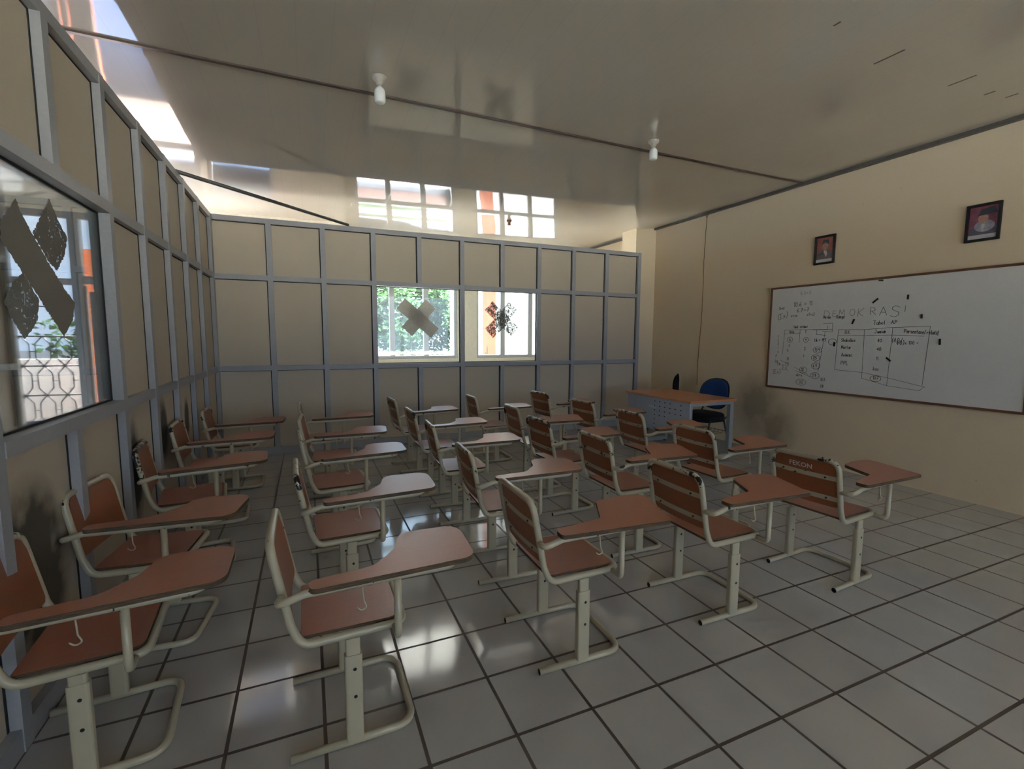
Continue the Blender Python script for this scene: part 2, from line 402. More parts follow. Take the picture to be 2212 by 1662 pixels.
def wall_y(name, y0, y1, x0, x1, openings, mat, label, zb=0, zt=ZC):
    """wall along x with rectangular openings (xa, xb, za, zb)"""
    m = MB(); xs = x0
    for (a, b, c, d) in sorted(openings):
        if a > xs: m.box(xs, a, y0, y1, zb, zt)
        if c > zb: m.box(a, b, y0, y1, zb, c)
        if d < zt: m.box(a, b, y0, y1, d, zt)
        xs = b
    if xs < x1: m.box(xs, x1, y0, y1, zb, zt)
    return struct(m.build(name, mat), label)
wall_y('wall_outer', 7.4, 7.6, -.39, XR, [(-.13, 1.677, 1.06, 3.16), (2.07, 3.87, 1.06, 3.16)], M_['plaster_out'], 'cream outer wall with windows behind the rear partition')
wall_y('wall_corridor', 6.5, 6.7, -6.2, -.39, [(-4.55, -2.26, 0, 3.06), (-2.19, -1.36, 1.06, 3.0)], M_['plaster_out'], 'cream outer wall at the end of the corridor')
m = MB().box(-.59, -.39, 6.7, 7.6, 0, ZC); struct(m.build('wall_step', M_['plaster_out']), 'short return of the outer wall')
wall_y('wall_front', -7.2, -7.0, -2.05, XR, [(-1.9, 1.1, .7, 3.05), (1.4, 4.3, .7, 3.05)], M_['plaster'], 'unseen wall behind the viewer with windows added for light')
m = MB().box(4.10, XR, 5.135, 5.52, 0, ZC); struct(m.build('wall_column', M_['plaster']), 'square cream column at the end of the rear partition')

# ---------------------------------------------------------------- the two framed partitions
def partition(name, label, axis, plane, sgn, stations, base, z_rails, window_spans, ends):
    """studs stand on 'stations' along axis; plane = face of the studs; sgn = direction away from the room"""
    root = struct(empty(name), label)
    def bx(a0, a1, d0, d1, z0, z1):
        lo, hi = sorted((plane+sgn*d0, plane+sgn*d1))
        return (a0, a1, lo, hi, z0, z1) if axis == 'x' else (lo, hi, a0, a1, z0, z1)
    hw = .03
    def in_win(a): return any(w0+.05 < a < w1-.05 for w0, w1 in window_spans)
    for a in stations:
        if in_win(a):
            for z0, z1 in ((.09, 1.055), (2.21, 2.825)):
                MB().box(*bx(a-hw, a+hw, 0, .075, z0, z1)).build('stud', M_['grey'], root)
        else:
            MB().box(*bx(a-hw, a+hw, 0, .075, .0, 2.885)).build('stud', M_['grey'], root)
    full = [a for a in stations if not in_win(a)]
    for (z0, z1) in z_rails:
        for a, b in zip(stations[:-1], stations[1:]):
            lo, hi = a+hw, b-hw
            mid = (a+b)/2
            win = any(w0 < mid < w1 for w0, w1 in window_spans) and .5 < z0 < 2.5
            if win: continue
            MB().box(*bx(lo if a in full else a, hi if b in full else b, .004, .07, z0, z1)).build('rail', M_['grey'], root)
    for w0, w1 in window_spans:
        MB().box(*bx(w0+hw, w1-hw, -.004, .07, 1.055, 1.115)).build('rail', M_['grey'], root)
        MB().box(*bx(w0+hw, w1-hw, -.004, .07, 2.15, 2.21)).build('rail', M_['grey'], root)
    zs = [(z_rails[0][1], z_rails[1][0]), (z_rails[1][1], z_rails[2][0]), (z_rails[2][1], z_rails[3][0])]
    for a, b in zip(stations[:-1], stations[1:]):
        mid = (a+b)/2
        for i, (z0, z1) in enumerate(zs):
            if i == 1 and any(w0 < mid < w1 for w0, w1 in window_spans): continue
            m = MB()
            m.box(*bx(a+hw, b-hw, .040, .052, z0, z1))
            m.box(*bx(b-hw-.011, b-hw, .037, .040, z0, z1), mi=1)  # black strips paint the shadow gaps beside the stud and under the rail
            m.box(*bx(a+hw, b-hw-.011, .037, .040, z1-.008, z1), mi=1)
            m.build('wall_panel', [M_['panel'], M_['gasket_shade']], root)
    return root
RAILS = [(0, .09), (1.055, 1.115), (2.15, 2.21), (2.825, 2.885)]
BX = [-2.005, -1.39, -.782, -.166, .44, 1.05, 1.665, 2.27, 2.873, 3.49, 4.13]
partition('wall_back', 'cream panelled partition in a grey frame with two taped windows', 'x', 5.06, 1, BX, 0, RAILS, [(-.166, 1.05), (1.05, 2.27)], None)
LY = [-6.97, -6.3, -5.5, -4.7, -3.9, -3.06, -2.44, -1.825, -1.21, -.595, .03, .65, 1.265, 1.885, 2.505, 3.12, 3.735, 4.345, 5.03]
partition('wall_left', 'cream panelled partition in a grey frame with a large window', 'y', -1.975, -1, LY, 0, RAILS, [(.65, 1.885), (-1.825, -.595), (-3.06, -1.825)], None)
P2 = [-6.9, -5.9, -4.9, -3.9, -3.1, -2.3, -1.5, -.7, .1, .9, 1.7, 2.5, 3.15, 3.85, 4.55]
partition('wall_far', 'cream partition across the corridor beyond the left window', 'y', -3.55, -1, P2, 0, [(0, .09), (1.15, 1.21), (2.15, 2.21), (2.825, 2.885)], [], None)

# windows set in the partitions
def inner_window(name, label, axis, plane, sgn, a0, a1, jamb=.03):
    root = struct(empty(name), label)
    def bx(p0, p1, d0, d1, z0, z1):
        lo, hi = sorted((plane+sgn*d0, plane+sgn*d1))
        return (p0, p1, lo, hi, z0, z1) if axis == 'x' else (lo, hi, p0, p1, z0, z1)
    lo, hi, zb, zt = a0+.03, a1-.03, 1.115, 2.15
    m = MB()
    m.box(*bx(lo, lo+.008, .052, .064, zb, zt)); m.box(*bx(hi-.008, hi, .052, .064, zb, zt))
    m.box(*bx(lo+.008, hi-.008, .052, .064, zb, zb+.008)); m.box(*bx(lo+.008, hi-.008, .052, .064, zt-.008, zt))
    m.build('gasket', M_['gasket_shade'], root)
    MB().box(*bx(lo+.008, hi-.008, .055, .060, zb+.008, zt-.008)).build('pane', M_['dusty'], root)
    return root
w1 = inner_window('window_1', 'large left window with a dark taped cross', 'y', -1.975, -1, .65, 1.885)
MB().box(-2.046, -2.042, 1.775, 1.845, 1.125, 2.14).build('jamb_reflection_strip', M_['glassreflect'], w1)  # green strip stands in for the jamb's reflection in the glass
inner_window('window_2', 'left window of the rear partition', 'x', 5.06, 1, -.166, 1.05)
inner_window('window_3', 'right window of the rear partition', 'x', 5.06, 1, 1.05, 2.27)
inner_window('added_window_8', None, 'y', -1.975, -1, -1.825, -.595)  # this window and the next are unseen, added to let light in
inner_window('added_window_9', None, 'y', -1.975, -1, -3.06, -1.825)

def outer_window(name, label, y, x0, x1, z0, z1, mulls, transom, latches=()):
    root = struct(empty(name), label)
    m = MB(); d0, d1 = y+.05, y+.12
    m.box(x0, x0+.05, d0, d1, z0, z1); m.box(x1-.05, x1, d0, d1, z0, z1)
    m.box(x0+.05, x1-.05, d0, d1, z0, z0+.06); m.box(x0+.05, x1-.05, d0, d1, z1-.05, z1)
    m.build('frame', M_['alu'], root)
    xs = [x0+.05]+list(mulls)+[x1-.05]
    for x in mulls: MB().box(x-.045, x+.045, d0-.01, d1+.01, z0+.06, z1-.05).build('mullion', M_['alu'], root)
    for i in range(len(xs)-1):
        a = xs[i]+(.045 if i else 0); b = xs[i+1]-(.045 if i < len(xs)-2 else 0)
        if transom: MB().box(a, b, d0, d1, transom-.05, transom+.05).build('transom', M_['aludark'], root)
        for (za, zb) in (((z0+.06, transom-.05), (transom+.05, z1-.05)) if transom else ((z0+.06, z1-.05),)):
            MB().box(a, b, y+.082, y+.088, za, zb).build('pane', M_['glass'], root)
    for x in latches:
        MB().tube(fillet([(x, y+.045, z0+.25), (x, y+.03, z0+.08), (x-.04, y+.03, z0+.09), (x-.04, y+.03, z0+.12)], .02), .006, 6).build('window_stay', M_['aludark'], root)
    return root
outer_window('window_4', 'outer window with trees behind the rear partition', 7.4, -.13, 1.677, 1.06, 3.16, [.445, 1.075], 2.58, (.72, 1.38))
outer_window('window_5', 'outer window with the white building behind it', 7.4, 2.07, 3.87, 1.06, 3.16, [2.64, 3.255], 2.58, (2.3, 2.95))
outer_window('window_6', None, 6.5, -2.19, -1.36, 1.06, 3.0, [], 2.2)
# corridor end: tall opening with mullion, transom, iron grille and dark boards
w7 = struct(empty('window_7'), 'tall corridor opening with an iron grille')
m = MB(); m.box(-4.55, -4.47, 6.54, 6.62, 0, 3.06); m.box(-2.34, -2.26, 6.54, 6.62, 0, 3.06); m.box(-4.47, -2.34, 6.54, 6.62, 2.98, 3.06)
m.build('frame', M_['aludark'], w7)
MB().box(-3.79, -3.68, 6.52, 6.64, 0, 2.98).build('mullion', M_['aludark'], w7)
MB().box(-4.47, -3.79, 6.54, 6.62, 2.13, 2.21).build('transom', M_['aludark'], w7)
MB().box(-3.68, -2.34, 6.54, 6.62, 2.15, 2.25).build('transom', M_['aludark'], w7)
MB().box(-3.68, -3.655, 6.55, 6.61, 0, 2.12).build('board', M_['darkboard'], w7)
MB().box(-3.625, -3.57, 6.55, 6.61, 0, 2.05).build('board', M_['darkboard'], w7)
MB().box(-3.54, -3.32, 6.55, 6.61, 0, 2.1).build('board', M_['darkboard'], w7)
g = MB(); xs = [-4.41+.19*i for i in range(4)]; yg = 6.58
for k in range(6):
    zc = .12+.385*k-.2
    if zc > 0: g.tube([(-4.47, yg, zc), (-3.79, yg, zc)], .009, 6)
for x in (-4.37, -4.16, -3.95):
    for k in range(4):
        z0 = -.08+.385*k+.0
        for sg in (-1, 1):
            pts = [(x, yg, max(z0, .01)), (x+sg*.075, yg, z0+.10), (x+sg*.075, yg, z0+.285), (x, yg, z0+.385)]
            g.tube(pts, .009, 6)
        g.tube([(x+.075, yg, z0+.19), (x+.135, yg, z0+.19)], .005, 6)
g.build('iron_grille', M_['iron'], w7)
for nm, xa, xb in (('added_window_10', -1.9, 1.1), ('added_window_11', 1.4, 4.3)):  # unseen windows added behind the viewer to light the room
    r = struct(empty(nm)); m = MB()
    m.box(xa, xa+.05, -7.1, -7.03, .7, 3.05); m.box(xb-.05, xb, -7.1, -7.03, .7, 3.05)
    m.box(xa+.05, xb-.05, -7.1, -7.03, .7, .75); m.box(xa+.05, xb-.05, -7.1, -7.03, 3.0, 3.05); m.build('frame', M_['alu'], r)
    MB().box(xa+.05, xb-.05, -7.07, -7.064, .75, 3.0).build('pane', M_['glass'], r)

# trims
struct(MB().obox((1.1, 2.375, ceil_z(1.1, 2.3)-.006), (6.7, .285, .0838), (-.285, 6.7, 0), (-.0125, 0, 1), 3.40, .014, .006).build('trim_1', M_['darkstrip']), 'dark strip across the ceiling')
struct(MB().box(XR-.05, XR, -6.99, 5.13, ZC-.034, ZC).build('trim_2', M_['greystrip']), 'grey moulding where the ceiling meets the yellow wall')
struct(MB().box(XR-.05, XR, 5.53, 7.39, ZC-.034, ZC).build('trim_3', M_['greystrip']))
b = MB().tube([(-2.005, 3.60, 2.905), (-.47, 5.09, 2.905)], .018, 10).build('corner_brace', M_['steelbar'])
tag(b, 'dark steel bar lying diagonally across the corner on top of both partitions', 'bar')

# ---------------------------------------------------------------- tape crosses on the panes
def tape_cross(name, label, plane, axis, strips, mats, off):
    root = tag(empty(name), label, 'tape')
    for i, (poly, mk) in enumerate(strips):
        t = off+.0008*i
        fn = (lambda u, v, w: (u, plane+w, v)) if axis == 'x' else (lambda u, v, w: (plane+w, u, v))
        MB().prism(poly, fn, t, t+.0006).build('tape_strip', M_[mk], root)
    return root
def strip(a, b, w, jag=0, seed=0, along=False):
    """strip of width w from a to b with slightly torn ends or sides"""
    rnd = random.Random(seed); a = Vector((a[0], a[1])); b = Vector((b[0], b[1])); d = (b-a); L = d.length; d.normalize(); p = Vector((-d.y, d.x))
    out = []
    N = 26 if along else 2
    for i in range(N+1):
        out.append(a+d*L*i/N+p*(w/2+(rnd.uniform(-jag, jag) if along else 0)))
    for i in range(1, 7): out.append(b+p*(w/2-w*i/7)+d*rnd.uniform(-jag, jag))
    for i in range(N+1):
        out.append(b-d*L*i/N-p*(w/2+(rnd.uniform(-jag, jag) if along else 0)))
    for i in range(1, 7): out.append(a-p*(w/2-w*i/7)+d*rnd.uniform(-jag, jag))
    return [(q.x, q.y) for q in out]
yb = 5.06+.055
TAPE2 = [(strip((.185, 1.93), (.52, 1.655), .185, .006, 1), 'tapegrey'), (strip((.655, 1.53), (.44, 1.72), .175, .006, 2), 'tapegrey'),
         (strip((.265, 1.55), (.60, 1.935), .19, .008, 3), 'tapegrey'), (strip((.30, 1.85), (.47, 1.71), .14, .006, 4), 'tapegrey')]
TAPE3 = [(strip((1.465, 1.94), (1.885, 1.56), .18, .006, 5), 'tapestreak'), (strip((1.47, 1.535), (1.70, 1.74), .19, .006, 6), 'tapestreak'), (strip((1.66, 1.72), (1.86, 1.955), .18, .006, 7), 'tapestreak')]
tape_cross('tape_cross', 'grey-brown tape cross on the rear window with trees behind it', yb, 'x', TAPE2, None, -.004)
tape_cross('tape_cross', 'streaky see-through tape cross on the rear window beside the orange pillar', yb, 'x', TAPE3, None, -.004)
def frayed(poly, step=.008, jag=.0045, seed=0):
    """outline with a fine frayed edge"""
    rnd = random.Random(seed); out = []
    for (a, b), (c, d) in zip(poly, poly[1:]+poly[:1]):
        L = math.hypot(c-a, d-b); k = max(1, int(L/step)); nx, ny = -(d-b)/L, (c-a)/L
        for q in range(k):
            t = q/k; e = rnd.uniform(-jag, jag) if q else 0
            out.append((a+(c-a)*t+nx*e, b+(d-b)*t+ny*e))
    return out
TAPE1 = [(frayed([(1.040, 2.015), (1.062, 1.972), (1.263, 1.790), (1.395, 1.690), (1.483, 1.642), (1.440, 1.55), (1.339, 1.475), (1.12, 1.66), (.908, 1.835), (.915, 1.897)], seed=8), 'tapedark'),
         (frayed([(1.312, 2.084), (1.385, 2.0), (1.457, 1.942), (1.42, 1.86), (1.328, 1.772), (1.265, 1.792), (1.14, 1.902)], seed=9), 'tapethin'),
         (frayed([(1.034, 1.729), (.95, 1.68), (.883, 1.604), (.94, 1.53), (.997, 1.467), (1.06, 1.50), (1.116, 1.55), (1.14, 1.63)], seed=10), 'tapethin')]
tape_cross('tape_cross', 'dark frayed tape cross on the large left window', -2.034, 'y', TAPE1, None, .005)

# ---------------------------------------------------------------- ceiling lamps
def ceiling_lamp(x, y, label, bulb=True, mat='ceramic'):
    root = tag(empty('ceiling_lamp', (x, y, ceil_z(x, y))), label, 'lamp', 'bare lamps on the ceiling')
    MB().lathe((0, 0, 0), [(.048, 0), (.050, -.008), (.046, -.02), (.030, -.034), (.022, -.046), (.020, -.062)] if bulb else [(.04, 0), (.04, -.02), (.022, -.03), (.026, -.075), (.018, -.08)], 20).build('lamp_holder', M_[mat], root)
    if bulb:
        MB().lathe((0, 0, 0), [(.014, -.0625), (.018, -.072), (.029, -.080), (.036, -.095), (.038, -.115), (.038, -.150), (.036, -.166), (.027, -.175), (.010, -.178)], 24).build('bulb', M_['bulb'], root)
    return root
ceiling_lamp(-.48, 2.055, 'white capsule lamp hanging from the ceiling beside the dark strip, left one')
ceiling_lamp(2.003, 2.20, 'white capsule lamp hanging from the ceiling beside the dark strip, right one')
ceiling_lamp(1.872, 5.32, 'empty brown lamp socket on the ceiling above the rear partition', False, 'brownplastic')

# ---------------------------------------------------------------- tablet-arm chairs
def hermite_round(poly, r): return round2(poly, r)
T1 = round2([(-.135, -.325), (.435, -.305), (.455, .005), (.205, .012), (.165, -.13), (.075, -.238), (-.03, -.247), (-.135, -.262)],
            [.028, .065, .085, .075, .10, .09, .2, .028])
T2 = round2([(-.17, -.315), (.365, -.345), (.475, -.01), (.33, .02), (.185, -.005), (.082, -.205), (-.165, -.245)],
            [.022, .018, .05, .25, .035, .035, .03])
def make_chair(name, tab):
    root = empty(name)
    E = M_['enamel']
    m = MB(); m.tube(fillet([(-.215, -.205, .0145), (.215, -.205, .0145), (.215, .205, .0145), (-.215, .205, .0145)], .075, n=8), .014, 12, capmi=1)
    m.build('base', [E, M_['black']], root)
    for sg in (-1, 1):
        m = MB(); poly = round2([(-.031, -.017), (.031, -.017), (.031, .017), (-.031, .017)], .012, 3)
        m.prism(poly, lambda u, v, w: (u, sg*.205+v, w), .022, .352)
        for z in (.30, .195):
            for side in (-1, 1):
                yy = sg*.205+side*.0171
                c = [(.004+.0065*math.cos(a*PI/5), z+.0065*math.sin(a*PI/5)) for a in range(10)]
                m.prism(c, lambda u, v, w: (u, w, v), yy-.0004, yy+.0004, 1)
        leg = m.build('leg', [E, M_['black']], root)
        m = MB(); poly = round2([(-.025, -.0125), (.025, -.0125), (.025, .0125), (-.025, .0125)], .009, 3)
        m.prism(poly, lambda u, v, w: (u, sg*.205+v, w), .20, .414)
        m.build('leg_extension', E, leg)
    loop = [(.185, -.2, .427), (-.165, -.2, .420), (-.197, -.2, .50), (-.252, -.2, .790), (-.252, .2, .790), (-.197, .2, .50), (-.165, .2, .420), (.185, .2, .427)]
    m = MB(); m.tube(fillet(loop, [.05, .06, .10, .065, .065, .10, .06, .05], True, 7), .0145, 12, True); m.build('tube_frame', E, root)
    m = MB()   # seat: thin ply, slightly dished, edge in raw ply
    out = round2([(-.168, -.185), (.172, -.185), (.172, .185), (-.168, .185)], [.012, .045, .045, .012], 5)
    dish = lambda u, v, t: (u, v, .4345+.006*abs(v/.185)**2-.004*math.cos(u*9)+t)
    m.prism(out, dish, -.006, .006, 0, 1); m.build('seat', [M_['seatwood'], M_['edge']], root)
    # backrest board in the sloping plane of the back tubes
    a = Vector((-.197, 0, .50)); b = Vector((-.252, 0, .790)); up = (b-a).normalized(); nr = Vector((up.z, 0, -up.x))
    fn = lambda u, v, t: a+up*v+Vector((0, 1, 0))*u+nr*(t+.010*(u/.19)**2-.004)
    m = MB(); out = round2([(-.187, .008), (.187, .008), (.187, .283), (-.187, .283)], [.02, .02, .06, .06], 5)
    # split in strips so that the curve across the back follows
    N = 12
    def clipx(u0, u1): return [(u, v) for u, v in out if u0 <= u <= u1]
    def vspan(u):
        vs = []
        for i in range(len(out)):
            (x0, y0), (x1, y1) = out[i], out[(i+1) % len(out)]
            if (x0-u)*(x1-u) <= 0 and abs(x1-x0) > 1e-9: vs.append(y0+(y1-y0)*(u-x0)/(x1-x0))
        return (min(vs), max(vs)) if vs else (.03, .25)
    us = [-.1869+.3738*i/N for i in range(N+1)]
    us = sorted(us+[-.175, -.16, .16, .175])
    top = []; 
    for t in (-.005, .005): top.append([(fn(u, vspan(u)[0], t), fn(u, vspan(u)[1], t)) for u in us])
    vs = []; 
    for layer in top:
        for lo, hi in layer: vs += [lo, hi]
    n_ = len(us); o2 = 2*n_; fs = []
    for i in range(n_-1):
        fs.append((2*i, 2*i+1, 2*i+3, 2*i+2)); fs.append((o2+2*i, o2+2*i+2, o2+2*i+3, o2+2*i+1))
        fs.append((2*i, 2*i+2, o2+2*i+2, o2+2*i)); fs.append((2*i+1, o2+2*i+1, o2+2*i+3, 2*i+3))
    fs.append((0, o2, o2+1, 1)); fs.append((2*n_-2, 2*n_-1, o2+2*n_-1, o2+2*n_-2))
    m.add(vs, fs, 0); back = m.build('backrest', M_['backwood'], root)
    for v0 in (.048, .176):
        m = MB(); gb = lambda u, v, t: a+up*v+Vector((0, 1, 0))*u+nr*t
        for i in range(8):
            u0, u1 = -.196+.392*i/8, -.196+.392*(i+1)/8
            f = lambda u: -.011+.010*(min(abs(u), .187)/.19)**2
            q = [gb(u, v, f(u)+d) for d in (-.002, .002) for u in (u0, u1) for v in (v0, v0+.027)]
            m.add(q, [(0, 1, 3, 2), (4, 6, 7, 5), (0, 2, 6, 4), (1, 5, 7, 3), (0, 4, 5, 1), (2, 3, 7, 6)])
        bar = m.build('back_bar', E, back)
        for u in (-.125, .125):
            m = MB(); c = [(u+.0055*math.cos(k*PI/4), v0+.0135+.0055*math.sin(k*PI/4)) for k in range(8)]
            m.prism(c, lambda p, q, t: gb(p, q, t-.011+.010*(u/.19)**2), -.0055, -.0022); m.build('bolt', M_['bolt'], back)
    m = MB(); m.tube(fillet([(-.219, -.2, .612), (-.235, -.278, .622), (-.15, -.278, .646), (.365, -.278, .648), (.385, -.09, .648)], [0, .055, .05, .06, 0], n=7), .013, 12); m.build('armrest_tube', E, root)
    m = MB(); m.tube(fillet([(.15, -.278, .640), (.15, -.278, .418), (.15, -.212, .424)], [0, .04, 0], n=7), .0135, 12); m.build('arm_post', E, root)
    m = MB(); m.tube(fillet([(.03, -.283, .637), (.034, -.286, .585), (.045, -.286, .560), (.025, -.286, .552), (.012, -.286, .566)], .02, n=4), .0028, 6); m.build('bag_hook', E, root)
    m = MB(); m.prism(tab, lambda u, v, t: (u, v, t), .662, .680, 0, 1); m.build('tablet', [M_['laminate'], M_['edge']], root)
    return root
def copy_tree(o, parent=None):
    c = o.copy(); COL.objects.link(c); c.parent = parent
    for ch in list(o.children): copy_tree(ch, c)
    return c
proto1 = make_chair('tablet_arm_chair', T1)
proto2 = make_chair('tablet_arm_chair', T2)
UPPER = ('leg_extension', 'tube_frame', 'seat', 'backrest', 'armrest_tube', 'arm_post', 'bag_hook', 'tablet')
L0 = 'tablet-arm chair against the left partition, '
L1 = 'tablet-arm chair in the second line from the left, '
L2 = 'tablet-arm chair in the middle line, '
L3 = 'tablet-arm chair in the fourth line from the left, '
L4 = 'tablet-arm chair in the rightmost line, '
CH = [
 (1, -1.742, .60, 4.0, -.03, L0+'nearest the camera and cut by the frame'),
 (1, -1.744, 1.315, -6.5, -.02, L0+'second from the camera, turned to the window wall'),
 (1, -1.733, 2.112, 7.4, .01, L0+'its back leaning on the dark smudge'),
 (1, -1.722, 2.925, 1.3, .01, L0+'fourth from the camera, below the faint smudge'),
 (1, -1.680, 3.85, 0, -.02, L0+'farthest, in the corner'),
 (1, -.891, .405, .5, 0, L1+'nearest the camera'),
 (1, -.830, 1.235, 1.7, 0, L1+'second from the camera'),
 (1, -.826, 2.113, 3.5, 0, L1+'third from the camera, worn black'),
 (1, -.827, 2.883, -3.1, 0, L1+'fourth from the camera'),
 (1, -.849, 3.689, -.4, .01, L1+'farthest, closest to the rear partition'),
 (2, .106, .453, -1.0, -.005, L2+'nearest the camera'),
 (1, .118, 1.269, -2.9, 0, L2+'second from the camera'),
 (1, .133, 2.228, -3.0, -.012, L2+'third from the camera'),
 (1, .113, 2.97, 1.4, 0, L2+'fourth from the camera'),
 (1, .079, 3.82, 3.4, 0, L2+'farthest, below the window with trees'),
 (2, 1.035, .453, -.5, 0, L3+'nearest the camera, heavily chipped'),
 (2, 1.056, 1.258, -.9, .012, L3+'second from the camera'),
 (2, 1.029, 2.092, 2.7, -.005, L3+'third from the camera, worn black'),
 (2, 1.065, 2.725, -2.4, .012, L3+'fourth from the camera'),
 (1, 1.027, 3.878, -.6, -.02, L3+'farthest, below the orange pillar'),
 (2, 1.985, .407, 4.0, -.008, L4+'nearest the camera, stencilled in white on the back'),
 (2, 1.929, 1.243, 1.7, .006, L4+'second from the camera'),
 (2, 1.966, 2.062, -.3, .006, L4+'third from the camera, before the teacher desk'),
 (2, 1.943, 2.885, 5.3, .008, L4+'fourth from the camera'),
 (2, 1.892, 3.807, 6.0, 0, L4+'farthest, closest to the rear partition'),
]
used = {1: False, 2: False}; chairs = []
for (t, x, y, deg, dz, label) in CH:
    src = proto1 if t == 1 else proto2
    o = copy_tree(src) if used[t] else src
    if not used[t]: used[t] = True
    chairs.append((o, x, y, deg, dz, label))
for (o, x, y, deg, dz, label) in chairs:
    o.location = (x, y, 0); o.rotation_euler = (0, 0, math.radians(deg))
    tag(o, label, 'chair', 'classroom tablet-arm chairs')
    for ch in o.children:
        if ch.name.split('.')[0] in UPPER: ch.location = (0, 0, dz)
        for g in ch.children:
            if g.name.split('.')[0] == 'leg_extension': g.location = (0, 0, dz)

def text_mesh(txt, size, align='LEFT', extr=.0004, bold=0):
    cu = bpy.data.curves.new('letters', 'FONT'); cu.body = txt; cu.size = size; cu.align_x = align; cu.extrude = extr; cu.resolution_u = 2; cu.offset = bold
    ob = bpy.data.objects.new('letters', cu); COL.objects.link(ob)
    bpy.context.view_layer.update()
    me = bpy.data.meshes.new_from_object(ob); bpy.data.objects.remove(ob); bpy.data.curves.remove(cu)
    return me
def put_text(name, txt, size, mat, parent, origin, ux, uy, align='LEFT', bold=0, stretch=1):
    me = text_mesh(txt, size, align, .0003, bold); me.materials.clear(); me.materials.append(mat)
    ux, uy = Vector(ux).normalized(), Vector(uy).normalized(); uz = ux.cross(uy); o3 = Vector(origin)
    for v in me.vertices: v.co = o3+ux*v.co.x*stretch+uy*v.co.y+uz*v.co.z
    ob = bpy.data.objects.new(name, me); COL.objects.link(ob); ob.parent = parent
    return ob
fek = [c for c in chairs if 'stencilled' in c[5]][0][0]
bk = [c for c in fek.children if c.name.startswith('backrest')][0]
_a = Vector((-.197, 0, .50)); _b = Vector((-.252, 0, .790)); _up = (_b-_a).normalized(); _nr = Vector((_up.z, 0, -_up.x))
# rear face of the backboard: reading left to right runs from +y to -y
put_text('stencil_lettering', 'FEKON', .042, M_['stencil'], bk, _a+_up*.222+Vector((0, .088, 0))-_nr*.0092, (0, -1, 0), tuple(_up), bold=.0005, stretch=1.05)

# ---------------------------------------------------------------- teacher desk
dk = tag(empty('teacher_desk', (3.415, 3.285, 0)), 'teacher desk with an orange-brown top and perforated grey front panel', 'desk')
DX0, DX1, DY0, DY1 = -.365, .365, -.61, .615
MB().box(DX0, DX1, DY0, DY1, .722, .75).build('desk_top', M_['desktop'], dk, bevel=.003)
m = MB(); m.box(DX0+.018, DX0+.034, DY0+.03, DY1-.03, .30, .722)
hs = {0: range(7), 1: range(4), 2: range(4), 3: range(3), 4: (1, 2), 5: (0, 1, 2)}
for c, rows in hs.items():
    for r in rows:
        yy = .03-.093*c; zz = .675-.058*r
        m.box(DX0+.0172, DX0+.018, yy-.010, yy+.010, zz-.006, zz+.006, 1)
pn = m.build('front_panel', [M_['deskmetal'], M_['black']], dk)
put_text('stencil_lettering', 'FEKON', .038, M_['sticker'], pn, (DX0+.0165, .135, .585), (0, -1, 0), (0, 0, 1), bold=.0004)
for yy in (DY0+.05, DY1-.05):
    l = MB().box(DX1-.075, DX1-.02, yy-.025, yy+.025, .065, .68).build('desk_leg', M_['desklegs'], dk)
    f = MB().box(DX0+.03, DX1-.02, yy-.025, yy+.025, .018, .065).build('foot_bar', M_['desklegs'], l)
    for xx in (DX0+.06, DX1-.06): MB().lathe((xx, yy, 0), [(.018, 0), (.02, .006), (.016, .018)], 12).build('foot_pad', M_['black'], l)
    MB().box(DX0+.036, DX1-.02, yy-.02, yy+.02, .68, .722).build('support_beam', M_['desklegs'], l)
    MB().box(DX0+.036, DX0+.060, yy-.02, yy+.02, .33, .68).build('panel_bracket', M_['desklegs'], l)

